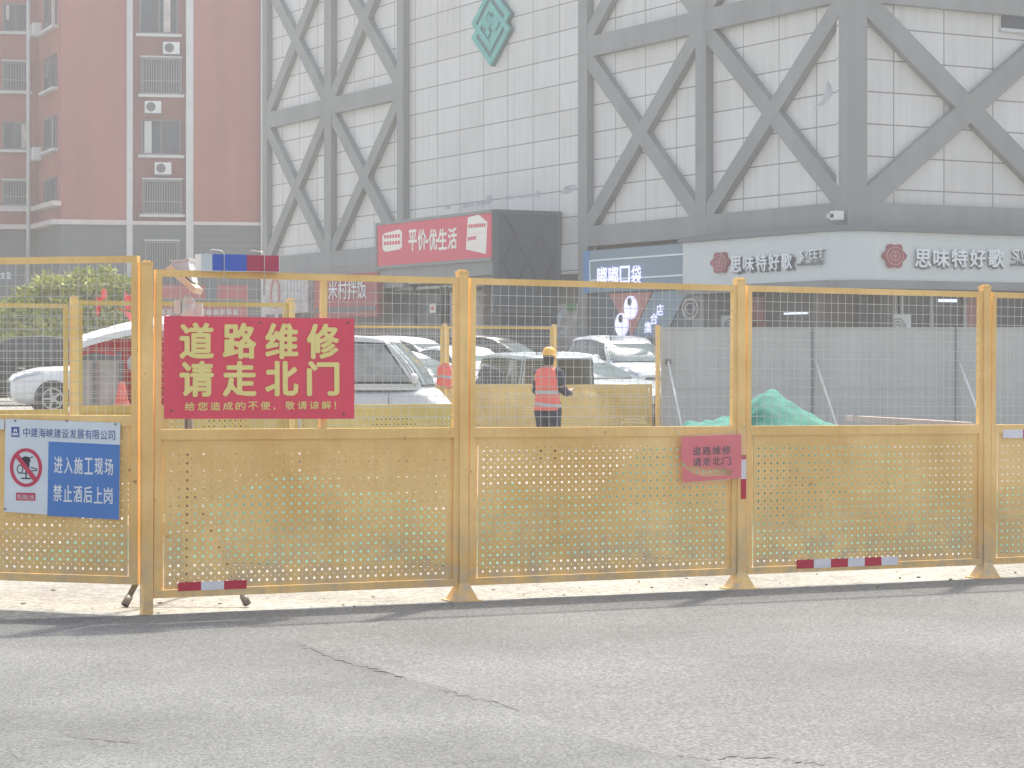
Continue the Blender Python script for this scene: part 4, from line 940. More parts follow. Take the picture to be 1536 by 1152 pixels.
for x in (xa + .1, xb + .3):
    mb = MB(); mb.tube([(x, -.44, .8), (x, -.44, 1.78)], .02, 8); obj('canopy_post', mb, 'trike_red', tr)
fx, fz = tq(203, 545); mb = MB(); mb.grid(lambda u, v: (fx + .07 * math.sin(math.pi * v) * math.cos(2 * math.pi * u), -.2 + .08 * math.sin(math.pi * v) * math.sin(2 * math.pi * u), fz + .10 * math.cos(math.pi * v)), 14, 8); obj('lamp', mb, 'lens_clear', tr)
cn = MB(); xo, zo = tq(197, 602); cn.tube([(xo, -.7, 0), (xo, -.7, .04)], .17, 16); cn.tube([(xo, -.7, .04), (xo, -.7, zo + .02)], [.13, .09], 16); cn.tube([(xo, -.7, zo), (xo, -.7, zo + .26)], [.085, .035], 16)
c_ = obj('traffic_cone', cn, 'vest', None, (atx(170, TY2), TY2, 0)); tag(c_, 'tall orange traffic cone by the red three-wheeler', 'traffic cone')
for (px0, py0, px1, py1, h0, lab) in ((143, 440, 160, 470, 2.55, 'small red flag left above the white canopy'), (174, 462, 203, 490, 2.3, 'curved pale red flag drooping onto the white canopy'), (186, 436, 214, 462, 2.6, 'ragged red flag close to the corner post')):
    Yf = 29.6; p0 = at(px0, py0, Yf); p1 = at(px1, py1, Yf)
    t = thing('flag', lab, 'flag', (p0.x, Yf, 0), 0, 'red flags above the three-wheeler'); w_ = p1.x - p0.x; h_ = p0.z - p1.z
    mb = MB(); mb.tube([(0, 0, 0), (0, 0, p0.z + .02)], .008, 6); obj('staff', mb, 'pole', t)
    mb = MB(); mb.grid(lambda u, v: (w_ * u, .04 * math.sin(u * 7), p0.z - h_ * (.35 + .65 * v if 'curved' in lab else v) * (u ** 1.4 if 'curved' in lab else .4 + .6 * (1 - u)) - (.0 if 'curved' in lab else h_ * .25 * math.sin(u * 6))), 12, 6); obj('cloth', mb, 'flag', t)

# ------------------------------------------------------------------ mall
alpha = math.atan(F / (CX + 1154.0)); beta = math.pi / 2 - alpha
YC = 59.5; C0 = Vector((atx(1272, YC), YC))
DL = Vector((math.cos(alpha), -math.sin(alpha))); DR = Vector((math.cos(beta), math.sin(beta)))
LP = Plane(C0, DL); RP = Plane(C0, DR)                  # planes of the outer beam faces; u grows to the right
mall = thing('shopping_mall', 'white panelled shopping mall with grey crossed beams', 'shopping mall', (C0.x, C0.y, 0))
def mp(name, mb, m, pl, par=None):
    o = obj(name, mb, m, par or mall, None, 0)
    if par is None: o.rotation_euler = (0, 0, pl.rot)
    return o
TOP = 17.6; TOPR = 13.9; REC = 0.25
uL = LP.uv(394); zA = LP.uv(1255, 339)[1]; zAt = LP.uv(1238, 305)[1]; zB = LP.uv(1238, 6.6)[1]; zBt = LP.uv(891, 53)[1]
PAN_T = .12
uA_ = LP.uv(868)
mb = MB(); mb.box(uL, uA_ - .001, REC, REC + .3, zA, TOP); mb.box(uA_, -.05, REC, REC + .3, zA, TOPR); mp('wall_panels', mb, 'panels', LP)
mb = MB(); mb.box(.05, 22, REC, REC + .3, zA, TOPR); mp('wall_panels', mb, 'panels', RP)
def col(pl, pxa, pxb, z1=TOP, z0=None, y0=0.0):
    a, b = pl.uv(pxa), pl.uv(pxb); mb = MB(); mb.box(a, b, y0, REC + .02, zA - .1 if z0 is None else z0, z1); mp('column', mb, 'beam', pl); return a, b
cols = {}
for nm, (a, b) in dict(A=(867, 880.5), B=(1043, 1059), L1=(595, 605), L2=(486, 496.5), L3=(393.5, 400)).items(): cols[nm] = col(LP, a, b, z0=0 if nm in 'A' else None, z1=TOPR if nm in 'AB' else TOP)
mb = MB(); a = LP.uv(1258); mb.box(a, 0, 0, REC, zA - .05, TOPR); mp('column', mb, 'beam', LP)
mb = MB(); b = RP.uv(1301); mb.box(.003, b, .003, REC, zA - .05, TOPR); mp('column', mb, 'beam', RP)
cornL = a; cornR = b
cols['R1'] = col(RP, 1604, 1640, z1=TOPR)
bays = [(cols['A'][1], cols['B'][0], LP), (cols['B'][1], cornL, LP), (cols['L3'][1], cols['L2'][0], LP), (cols['L2'][1], cols['L1'][0], LP), (cornR, cols['R1'][0], RP)]
hb = zAt - zA; step = zB - zA
for (a, b, pl) in bays:
    tp_ = TOPR if (pl is RP or a >= cols['A'][0]) else TOP
    for k in range(3 if tp_ == TOP else 2):
        z0 = zA + step * k; z1 = z0 + (zBt - zB if k else hb)
        mb = MB(); mb.box(a + .001, b - .001, .004, REC + .02, z0, z1); mp('beam', mb, 'beam', pl)
        zz0, zz1 = z1, zA + step * (k + 1)
        zz1 = min(zz1, zA + step * (k + 1)); clip = zz1 > tp_
        if clip: zz1 = zA + step * (k + 1)
        w = .60 if pl is RP else .50
        d = Vector((b - a, 0, zz1 - zz0)).normalized()
        mb = MB(); mb.bar((a - .1, .13, zz0 - .05), (b + .1, .13, zz1 + .05), w, .23); mp('brace', mb, 'beam', pl)
        mb = MB(); mb.bar((a - .1, .135, zz1 + .05), (b + .1, .135, zz0 - .05), w, .23); mp('brace', mb, 'beam', pl)
# lower beam goes on under the plain wall, and the ground floor
mb = MB(); mb.box(cols['L1'][0], cols['A'][1], .2, REC + .1, zA - .8, zA + .02); mp('lower_fascia', mb, 'panels', LP)
mb = MB(); mb.box(uL, cols['L1'][1], .01, REC, zA - .9, zA - .003); mp('lower_fascia', mb, 'beam', LP)
mb = MB(); mb.box(uL, -.05, 1.2, 1.5, 0, zA); mp('ground_floor_wall', mb, 'shop_dark', LP)
mb = MB(); mb.box(.05, 22, 1.2, 1.5, 0, zA); mp('ground_floor_wall', mb, 'shop_brown', RP)
mb = MB(); mb.box(uL, uA_, .5, 23.4, TOP - .02, TOP + .2); mb.box(uA_ + .01, 0, .5, 23.4, TOPR - .02, TOPR + .2); mp('roof', mb, 'beam', LP)
# body of the block behind (side and back walls)
mb = MB(); mb.box(uL, uL + .3, REC + .31, 24, 0, TOP - .03); mb.box(uL + .31, uA_, 23.5, 24, 0, TOP - .03); mb.box(uA_ + .01, 21, 23.5, 24, 0, TOPR - .03); mp('rear_wall', mb, 'panels', LP)
mb = MB(); mb.box(uL + .31, -.6, REC + .31, 23.4, zA + .02, zA + .2); mb.box(uL + .31, -.6, .9, REC + .28, zA - .25, zA - .01); mp('ceiling', mb, 'shop_dark', LP)
def LPp(px, py): return LP.uv(px, py)
# emblem: two overlapping lozenges
em = MB()
def lozenge(pl, cpx, cpy, hw_, hh, y0, y1, mb): c = pl.uv(cpx, cpy); mb.prism([(c[0] - hw_, c[1]), (c[0], c[1] - hh), (c[0] + hw_, c[1]), (c[0], c[1] + hh)], y0, y1); return c
wpx = (LP.uv(762) - LP.uv(704)) / 2; cA = LP.uv(733, 50); cB = LP.uv(733, 28); hh = cA[1] - LP.uv(733, 99)[1]
o_ = REC - .14
for c in (cA, cB): em.prism([(c[0] - wpx, c[1]), (c[0], c[1] - hh), (c[0] + wpx, c[1]), (c[0], c[1] + hh)], o_ + (.001 if c is cB else 0), REC - .002)
emb = mp('emblem', em, 'teal_dark', LP)
em = MB()
def loz_ring(c, hw_, hh_, w, y0, y1):
    k = 1 - w
    P_ = [(-1, 0), (0, -1), (1, 0), (0, 1)]
    for i in range(4):
        (ax, az), (bx, bz) = P_[i], P_[(i + 1) % 4]
        em.prism([(c[0] + ax * hw_, c[1] + az * hh_), (c[0] + bx * hw_, c[1] + bz * hh_), (c[0] + bx * hw_ * k, c[1] + bz * hh_ * k), (c[0] + ax * hw_ * k, c[1] + az * hh_ * k)], y0, y1)
loz_ring(cA, wpx * .99, hh * .99, .24, o_ - .06, o_ - .001); loz_ring(cB, wpx * .99, hh * .99, .24, o_ - .061, o_ - .002)
mid = ((cA[0] + cB[0]) / 2, (cA[1] + cB[1]) / 2)
loz_ring(mid, wpx * .72, hh * .80, .2, o_ - .05, o_ - .003)
def stroke(pts, w=.22):
    for p, q in zip(pts, pts[1:]): em.bar((mid[0] + p[0] * wpx, o_ - .03, mid[1] + p[1] * hh), (mid[0] + q[0] * wpx, o_ - .03, mid[1] + q[1] * hh), w, .05)
stroke([(-.38, .05), (-.12, .34), (-.02, .16), (-.22, -.06), (-.08, -.26)]); stroke([(.38, -.02), (.16, .22), (.06, .04), (.26, -.16), (.06, -.36)]); stroke([(-.1, -.5), (.02, -.36), (.1, -.52)], .1); stroke([(-.06, .52), (.04, .40), (.14, .54)], .1)
obj('emblem_strokes', em, 'teal_light', emb)
# stains where old lettering was taken off
M['stain'] = mat('old_adhesive_stain', (0.42, 0.44, 0.47), 0.8, var=0.2, scale=3)
mb = MB(); rnd = random.Random(9)
def blob(pl, px, py, rx, rz):
    c = pl.uv(px, py); mb.prism([(c[0] + rx * rnd.uniform(.5, 1.2) * math.cos(k * math.pi / 5), c[1] + rz * rnd.uniform(.5, 1.2) * math.sin(k * math.pi / 5)) for k in range(10)], REC - .004, REC - .001)
for (px, py, rx, rz) in ((662, 311, .3, .10), (690, 308, .7, .07), (712, 305, .7, .08), (724, 299, .25, .2), (755, 296, .6, .07), (785, 293, .8, .07), (798, 290, .2, .16), (838, 288, .45, .10), (846, 281, .5, .08)): mb = MB(); blob(LP, px, py, rx, rz); mp('stain', mb, 'stain', LP)
mb = MB(); c = LP.uv(1226, 148); mb.prism([(c[0] - .55, c[1] - .2), (c[0] - .1, c[1] - .16), (c[0] + .35, c[1] + .08), (c[0] + .3, c[1] + .3), (c[0] + .1, c[1] + .5), (c[0], c[1] + .2), (c[0] - .15, c[1] - .05)], REC - .004, REC - .001); mp('stain', mb, 'stain', LP)
# small grey window high on the right face, white camera box at the corner
mb = MB(); a = RP.uv(1511, 40); b = RP.uv(1560, 12); mb.box(a[0], b[0], REC - .06, REC - .002, a[1], b[1]); w_ = mp('window', mb, 'mid_glass', RP); mb = MB(); mb.box(a[0] - .08, b[0] + .08, REC - .1, REC - .062, a[1] - .1, a[1] - .01); obj('sill', mb, 'trim', w_)
t = thing('security_camera', 'small white camera on the corner beam above the shop fascia', 'camera', LP.world(LP.uv(1262), 0, 0)[:2] + (0,), LP.rot) if False else None
cc = LP.uv(1264, 324); cw = LP.world(cc[0], 0, 0); t = thing('security_camera', 'small white camera on the corner beam above the shop fascia', 'camera', (cw.x, cw.y, cc[1]), LP.rot)
mb = MB(); mb.box(-.12, .16, -.32, -.08, -.11, .12); obj('housing', mb, 'white_case', t); mb = MB(); mb.box(-.3, -.13, -.3, -.14, -.05, .06); mb.box(-.02, .04, -.08, -.001, -.04, .04); obj('bracket', mb, 'steel_light', t); mb = MB(); mb.tube([(-.02, -.32, 0), (-.02, -.35, 0)], .06, 12); obj('lens', mb, 'dark', t)

# corner shop fascia with channel letters
fs = thing('shop_fascia', 'pale blue wraparound shop fascia with white letters and dark red emblems, round the mall corner', 'shop sign', (C0.x, C0.y, 0))
zt = LP.uv(1240, 350)[1]; zt = LP.uv(1272, 347)[1]; zb = LP.uv(1272, 420)[1]; ul = LP.uv(1044)
OUT = -.45
path = [LP.world(ul, OUT), LP.world(-.9, OUT)]
cL = LP.world(-.9, OUT); cR = RP.world(.9, OUT); ctr = LP.world(0, OUT) + (RP.world(0, OUT) - RP.world(0, 0))
for k in range(1, 8): s = k / 8; path.append(cL * (1 - s) ** 2 + ctr * 2 * s * (1 - s) + cR * s * s)
path += [cR, RP.world(18, OUT)]
def strip_wall(path, z0, z1, out=0.0):
    mb = MB()
    for p in path: mb.v += [(p.x - C0.x, p.y - C0.y, z0), (p.x - C0.x, p.y - C0.y, z1)]
    for i in range(len(path) - 1): mb.face((2 * i, 2 * i + 2, 2 * i + 3, 2 * i + 1))
    n = len(mb.v)                                     # top and bottom closing back to the wall
    for z in (z0, z1):
        ids = [2 * i + (z == z1) for i in range(len(path))]; a = len(mb.v); mb.v += [(0 - DL.x * .3 + 0, -DL.y * .3 + .2, z)]
        for i in range(len(ids) - 1): mb.face((ids[i], ids[i + 1], a))
    return mb
obj('fascia_board', strip_wall(path, zb, zt), 'fascia', fs)
path2 = [LP.world(ul - .1, OUT - .1), LP.world(-.9, OUT - .1)] + [p + (p - (LP.world(-1, 2) + RP.world(1, 2)) / 2).normalized() * .1 for p in path[2:-2]] + [RP.world(.9, OUT - .1), RP.world(18, OUT - .1)]
obj('top_trim', strip_wall(path2, zt + .005, zt + .16), 'letter_grey', fs); obj('bottom_trim', strip_wall(path2, zb - .22, zb - .005), 'beam', fs)
def plum(pl, px, py, rw, rh, y):
    c = pl.uv(px, py); mb = MB(); mb.prism([(c[0] + rw * (1 + .13 * math.cos(6 * th)) * math.cos(th), c[1] + rh * (1 + .10 * math.cos(6 * th)) * math.sin(th)) for th in [2 * math.pi * k / 48 for k in range(48)]], y - .10, y - .03); p = obj('emblem', mb, 'plum', fs, None, pl.rot)
    mb = MB(); mb.ring(c[0], c[1], rw * .78, rh * .78, rw * .09, rh * .09, y - .112, y - .101, 24); mb.ring(c[0], c[1], rw * .5, rh * .5, rw * .12, rh * .12, y - .112, y - .101, 6)
    mb.box(c[0] - rw * .2, c[0] + rw * .2, y - .112, y - .101, c[1] - rh * .06, c[1] + rh * .06); mb.box(c[0] - rw * .06, c[0] + rw * .06, y - .1121, y - .1011, c[1] - rh * .28, c[1] + rh * .28); obj('emblem_lines', mb, 'plum_line', p, None, 0)
def channel(pl, body, pbl, pbr, hpx, y, bold, gap, depth=.1):
    f = MB(); n = len(body)
    for i, ch in enumerate(body):
        f0, f1 = (i + gap / 2) / n, (i + 1 - gap / 2) / n; fm = (f0 + f1) / 2; py = lerp(pbl[1], pbr[1], fm)
        a = pl.uv(lerp(pbl[0], pbr[0], f0), py); b = pl.uv(lerp(pbl[0], pbr[0], f1), py - hpx); f.text(ch, a[0], a[1], b[0] - a[0], b[1] - a[1], y, bold)
        k_ = hpx / 26; f.cur = 1; f.text(ch, a[0] + .035 * k_, a[1] - .035 * k_, b[0] - a[0], b[1] - a[1], y + .05, bold * 1.3); f.cur = 0  # letter sides and their dark shadow, shaped as offset grey copies
        f.cur = 1; f.text(ch, a[0] + .06 * k_, a[1] - .05 * k_, b[0] - a[0], b[1] - a[1], y + .085, bold * 1.3); f.cur = 0
    return obj('lettering', f, ['letter_white', 'letter_grey'], fs, None, pl.rot)
LPo = Plane(LP.world(0, OUT).to_2d(), DL); RPo = Plane(RP.world(0, OUT).to_2d(), DR)
def shift(pl, plo):                                    # letters sit on the fascia: local frame of the outer plane, in fs space
    return plo
class Sub(Plane): pass
def chan(plo, *a, **k):
    o = channel(plo, *a, **k); o.location = (plo.O.x - C0.x, plo.O.y - C0.y, 0); return o
chan(LPo, '思味特好歌', (1099, 410), (1194, 404), 26, -.11, .028, .12); chan(RPo, '思味特好歌', (1367, 401), (1504, 401), 27, -.11, .028, .12)
chan(LPo, 'SWEET', (1203, 390), (1238, 387), 14, -.09, .008, .16); chan(RPo, 'SWEET', (1514, 389), (1575, 389), 14, -.09, .008, .16)
for (plo, pbl, pbr) in ((LPo, (1198, 399), (1236, 397)), (RPo, (1514, 399), (1575, 399))):  # the small illegible line under it
    mb = MB(); rnd = random.Random(2)
    for k in range(13):
        f = k / 13; a = plo.uv(lerp(pbl[0], pbr[0], f), lerp(pbl[1], pbr[1], f)); b = plo.uv(lerp(pbl[0], pbr[0], f + .05), lerp(pbl[1], pbr[1], f) - 7)
        mb.box(a[0], b[0], -.06, -.02, a[1], b[1]) if rnd.random() < .6 else mb.box(a[0], b[0], -.06, -.02, a[1], lerp(a[1], b[1], .5))
    obj('small_line', mb, 'letter_grey', fs, (plo.O.x - C0.x, plo.O.y - C0.y, 0), plo.rot)
for (plo, px, py, rw, rh) in ((LPo, 1082.5, 394, .42, .29), (RPo, 1340, 384, .35, .31)):
    before = set(fs.children); plum(plo, px, py, rw, rh, .03)
    for o in set(fs.children) - before: o.location = (plo.O.x - C0.x, plo.O.y - C0.y, 0)

# grey-blue shop sign left of it
BP = Plane(LP.world(0, -.35).to_2d(), DL)
bs = thing('shop_sign', 'grey blue shop sign with a pale outline and lilac lit characters', 'shop sign', BP.loc(), BP.rot)
a = BP.uv(876, 376); b = BP.uv(1035, 366); a2 = BP.uv(876, 440); b2 = BP.uv(1035, 432)
zt_ = BP.uv(955, 370.5)[1]; zb_ = BP.uv(955, 436)[1]
mb = MB(); mb.box(a[0], b[0], 0, .30, zb_, zt_); obj('board', mb, 'fascia_blue', bs)
mb = MB(); mb.box(a[0] - .02, a[0] + .35, -.02, -.003, zb_, zt_); obj('blue_edge', mb, 'edge_blue', bs)
o1 = BP.uv(885, 390); o2 = BP.uv(1029, 380); o3 = BP.uv(1029, 414); x0, x1, z1, z0 = o1[0], o2[0], BP.uv(955, 385)[1], BP.uv(955, 418)[1]
mb = MB(); w = .05
mb.box(x0, x1, -.03, -.003, z1 - w, z1); mb.box(x0, x1, -.03, -.003, z0, z0 + w); mb.box(x0, x0 + w, -.029, -.003, z0 + w, z1 - w); mb.box(x1 - w, x1, -.029, -.003, z0 + w, z1 - w); obj('outline', mb, 'letter_white', bs)
mb = MB(); skew_text(mb, BP, '嘟嘟口袋', (898, 430), (966, 427), 30, -.08, .022, .10); obj('characters', mb, 'lit', bs)
# painted triangle board below it
sb = thing('shop_window_board', 'shop window board with a red and a grey triangle, lilac ovals and slanting characters', 'shop board', BP.loc(), BP.rot)
def bq(px, py): return BP.uv(px, py)
mb = MB(); mb.prism([bq(880, 530), bq(1036, 530), bq(1036, 433), bq(880, 441)], .1, .28); obj('board', mb, 'canopy', sb)
mb = MB(); mb.prism([bq(910, 440), bq(945, 505), bq(975, 438)], .06, .095); obj('red_triangle', mb, 'salmon', sb)
mb = MB(); mb.prism([bq(945, 506), bq(993, 505), bq(1030, 434), bq(977, 438)], .065, .095); obj('grey_triangle', mb, 'fascia_blue', sb)
for (px, py) in ((945.5, 461.5), (932, 487)):
    mb = MB(); c = bq(px, py); mb.disc(c[0], c[1], (bq(px + 9, py)[0] - c[0]), c[1] - bq(px, py + 17.5)[1], -.02, .05, 24); ov = obj('oval', mb, 'lit', sb)
    mb = MB(); c = bq(px, py - 9); mb.disc(c[0], c[1], (bq(px + 2.8, py)[0] - bq(px, py)[0]), c[1] - bq(px, py - 3)[1], -.04, -.021, 16); obj('oval_mark', mb, 'dark', ov)
mb = MB()
for ch, px, py in (('集', 965, 500), ('合', 974, 487), ('店', 983, 474)):
    mb = MB(); a = bq(px, py); b = bq(px + 11, py - 18); mb.text(ch, a[0], a[1], b[0] - a[0], b[1] - a[1], 0.03, .03); obj('character', mb, 'lit', sb)
# ring emblem on the pillar
mb = MB(); c = BP.uv(1037, 463); mb.ring(c[0], c[1], .42, .30, .06, .05, -.05, -.005, 28); mb.ring(c[0], c[1], .27, .19, .05, .04, -.05, -.005, 6)
tag(obj('round_emblem', mb, 'poster', None, BP.loc(), BP.rot), 'round pale emblem on the pillar left of the corner shop', 'emblem')
mb = MB(); a = BP.uv(1038.5); b = BP.uv(1056); mb.box(a, b, .005, .9, 0, zb - .23); mp_ = obj('pillar', mb, 'beam', mall, (BP.O.x - C0.x, BP.O.y - C0.y, 0), BP.rot)
# ground floor shop front of the corner shop (behind the hoarding)
SF = Plane(RP.world(0, .9).to_2d(), DR); SL = Plane(LP.world(0, .9).to_2d(), DL)
def front_piece(pl, px0, px1, py0, py1, m, y0=-.05, y1=.25, name='shopfront_panel'):
    a = pl.uv(px0, py1); b = pl.uv(px1, py0); mb = MB(); mb.box(a[0], b[0], y0, y1, max(0.0, a[1]), b[1]); return obj(name, mb, m, mall, (pl.O.x - C0.x, pl.O.y - C0.y, 0), pl.rot)
for (pl, x0, x1, y0, y1, m) in ((SL, 1066, 1147, 445, 530, 'salmon'), (SL, 1150, 1222, 428, 540, 'shop_dark'), (SL, 1228, 1262, 428, 540, 'shop_dark'), (SF, 1304, 1345, 430, 540, 'poster'), (SF, 1350, 1440, 430, 540, 'dark_glass'), (SF, 1446, 1474, 430, 540, 'salmon'), (SF, 1492, 1620, 428, 540, 'dark_glass')):
    front_piece(pl, x0, x1, y0, y1, m)
for px in (1225, 1250, 1290, 1300): front_piece(SL if px < 1280 else SF, px, px + 5, 426, 545, 'steel', -.12, -.051, 'mullion')
for px in (1347, 1392, 1442, 1484): front_piece(SF, px, px + 4, 426, 545, 'steel_light', -.12, -.051, 'mullion')
for (pl, x0, x1, y0, y1) in ((SL, 1180, 1215, 468, 472), (SF, 1405, 1432, 449, 453)): front_piece(pl, x0, x1, y0, y1, 'tube', -.1, -.055, 'strip_lamp')
for (pl, px, py, lab) in ((SL, 1125, 492, 'outdoor fan unit before the salmon panel, top showing over the hoarding'), (SF, 1322, 492, 'outdoor fan unit below the pale poster, top showing over the hoarding')):
    c = pl.uv(px, py); p = pl.world(c[0], -.5); t = thing('outdoor_unit', lab, 'air conditioner', (p.x, p.y, c[1] - .75), pl.rot, 'outdoor fan units over the hoarding')
    mb = MB(); mb.box(-.45, .45, -.18, .18, 0, .75 + .35); obj('casing', mb, 'white_case', t); mb = MB()
    for r in (.28, .2, .12): mb.ring(0, .72, r, r, .025, .025, -.2, -.181, 20)
    obj('fan_grille', mb, 'steel', t)
    mb = MB(); mb.box(-.4, .4, -.15, .15, -(c[1] - .75) , -.001); obj('stand', mb, 'steel', t)

# entrance canopy box with the red banner
uW = LP.uv(833, 400); W0 = LP.world(LP.uv(833), REC, 0)
lo, hi_ = 0.0, 12.0
for _ in range(50):
    md = (lo + hi_) / 2; q = W0 - Vector((DR.x, DR.y, 0)) * md; px = CX + q.x / q.y * F
    if px > 740: lo = md
    else: hi_ = md
E0 = (W0 - Vector((DR.x, DR.y, 0)) * lo).to_2d(); EP = Plane(E0, DL); SP = Plane(E0, DR)
cn = thing('entrance_canopy', 'dark box canopy over the mall entrance, lozenge lattice on its side', 'canopy', (E0.x, E0.y, 0))
zt_ = EP.uv(738, 314)[1]; uB = EP.uv(566); zl_ = EP.uv(738, 412)[1]
mb = MB(); mb.box(uB, -.02, .05, lo, zt_ - .12, zt_); mb.box(uB, uB + .2, .05, lo, zl_, zt_ - .12); mb.box(uB, -.02, .05, .3, zl_, zt_ - .12); obj('canopy_frame', mb, 'beam', cn, None, EP.rot)
D_ = lo
mb = MB(); mb.box(0, D_ - .05, 0.0, .1, 2.9, zt_ - .05); sd_o = obj('side_panel', mb, 'canopy', cn, None, SP.rot)
mb = MB(); mb.box(.02, .16, -.03, -.002, 0, zt_); mb.box(D_ - .2, D_ - .06, -.03, -.002, 2.9, zt_); mb.box(.16, D_ - .2, -.03, -.002, zt_ - .12, zt_); mb.box(.16, D_ - .2, -.03, -.002, 2.9, 3.0); obj('side_frame', mb, 'podium', cn, None, SP.rot)
def clipbar(mb, x0, z0, x1, z1): mb.bar((x0, -.012, z0), (x1, -.012, z1), .05, .02)
mb = MB(); zc = (3.0 + zt_ - .12) / 2; hh_ = (zt_ - .12 - 3.0)
for k in range(2):
    x = .2 + (D_ - .45) * (.28 + .45 * k); w_ = (D_ - .45) * .22
    for (dx0, dz0, dx1, dz1) in ((-1, 0, 0, .28), (0, .28, 1, 0), (1, 0, 0, -.28), (0, -.28, -1, 0)): clipbar(mb, x + dx0 * w_, zc + dz0 * hh_, x + dx1 * w_, zc + dz1 * hh_)
clipbar(mb, .25, zc + hh_ * .0, .2 + (D_ - .45) * .06, zc)
clipbar(mb, .2 + (D_ - .45) * .72, zc - .28 * hh_, .2 + (D_ - .45) * .98, zc - .48 * hh_); clipbar(mb, .2 + (D_ - .45) * .28, zc + .28 * hh_, .2 + (D_ - .45) * .1, zc + .48 * hh_)
obj('lattice', mb, 'dark', sd_o, None, 0)
mb = MB(); mb.box(.2, D_ - .1, .02, .12, 0, 2.89); obj('side_glazing', mb, 'mid_glass', cn, None, SP.rot)
bn = thing('entrance_banner', 'red banner with cream characters and two pale pack pictures, on the entrance canopy', 'banner', (E0.x, E0.y, 0), EP.rot)
def eq(px, py): return EP.uv(px, py)
zT = EP.uv(738, 319)[1]; zB_ = EP.uv(738, 386)[1]; x0, x1 = eq(567, 0)[0], eq(738, 0)[0]
mb = MB(); mb.box(x0, x1, -.02, .045, zB_, zT); obj('board', mb, 'banner', bn)
mb = MB(); mb.box(x0 - .12, x1, -.05, .045, zT + .002, zT + .1); mb.box(x0 - .12, x1, -.05, .045, zB_ - .1, zB_ - .002); mb.box(x0 - .12, x0 - .002, -.05, .045, zB_, zT); obj('frame', mb, 'beam', bn)
mb = MB(); skew_text(mb, EP, '平价', (613, 378), (641, 376), 34, -.03, .03, .08); skew_text(mb, EP, '优', (644, 377), (657, 376), 34, -.03, .03, .06); skew_text(mb, EP, '生活', (658, 376), (687, 374), 34, -.03, .03, .06)
for (px, py) in ((641.5, 362), (657.2, 361)): c = eq(px, py); mb.disc(c[0], c[1], .12, .07, -.031, -.022, 10)
obj('characters', mb, 'cream_txt', bn)
for (pts, rows, bars_) in (([(575, 374), (579, 378), (601, 374), (604, 370), (604, 348), (600, 344), (578, 350), (574.5, 354)], ((577, 602, 358, 6), (577, 602, 368, 6)), ()), ([(700, 374), (730, 381), (732, 333), (719, 322), (703, 326)], ((704, 730, 342, 8), (703, 716, 361, 5)), (350, 370))):
    mb = MB(); mb.prism([eq(*p) for p in pts], -.028, -.021); pk = obj('pack_picture', mb, 'cream_txt', bn); mb = MB()
    for (x0_, x1_, y0_, n_) in rows:
        for k in range(n_): a = eq(lerp(x0_, x1_, k / n_), y0_ - 2 * k / n_); b = eq(lerp(x0_, x1_, (k + .75) / n_), y0_ - 5.5 - 2 * k / n_); mb.box(a[0], b[0], -.033, -.0285, a[1], b[1])
    for y_ in bars_: a = eq(703, y_ + 1); b = eq(730, y_ - 1.5); mb.box(a[0], b[0], -.033, -.0285, a[1], b[1])
    obj('pack_print', mb, 'banner', pk)
# under the canopy: entrance glazing, sign, little posters
def le(px0, px1, py0, py1, m, name, y0=.6, y1=1.15):
    a = LP.uv(px0, py1); b = LP.uv(px1, py0); mb = MB(); mb.box(a[0], b[0], y0, y1, max(0, a[1]), b[1]); return mp(name, mb, m, LP)
for (x0_, x1_, y0_, y1_, m) in ((566, 600, 440, 530, 'mid_glass'), (602, 640, 440, 530, 'mid_glass'), (652, 700, 436, 530, 'poster'), (570, 700, 424, 436, 'fascia')): le(x0_, x1_, y0_, y1_, m, 'entrance_panel')
for px in (600.2, 640.5, 648): le(px, px + 1.4, 430, 530, 'steel', 'mullion', .5, .59)
a = LP.uv(628, 469); b = LP.uv(637, 455); p = LP.world(a[0], .45)
mb = MB(); mb.box(0, b[0] - a[0], -.02, 0, a[1], b[1]); t = tag(obj('door_notice', mb, 'cream_txt', None, (p.x, p.y, 0), LP.rot), 'small cream notice with red mark on the mall entrance glass', 'notice'); m2 = MB(); w_ = b[0] - a[0]; h_ = b[1] - a[1]; m2.box(w_ * .3, w_ * .7, -.03, -.021, a[1] + h_ * .3, a[1] + h_ * .7); obj('red_mark', m2, 'banner', t)
# pale notice and green plate right of the canopy
a = LP.uv(826, 540); b = LP.uv(862, 455)
t = thing('wall_notice', 'pale green and white notice on the wall beside the entrance canopy', 'notice', LP.loc(), LP.rot)
mb = MB(); mb.box(a[0], b[0], .10, .17, 1.0, b[1]); obj('board', mb, 'poster', t)
a = LP.uv(846, 466); b = LP.uv(860, 455); mb = MB(); mb.box(a[0], b[0], .06, .098, a[1], b[1]); gp_ = obj('green_plate', mb, 'green_sign', t)
rnd = random.Random(4); mb = MB(); a = LP.uv(830, 500); b = LP.uv(846, 458)
for k in range(9): x = lerp(a[0], b[0], rnd.random() * .8); z = lerp(a[1], b[1], rnd.random() * .9); mb.disc(x, z, .25 * rnd.uniform(.5, 1), .14 * rnd.uniform(.5, 1), .08, .098, 9)
obj('print', mb, 'green_sign', t) if False else obj('print', mb, 'white_sign', t)

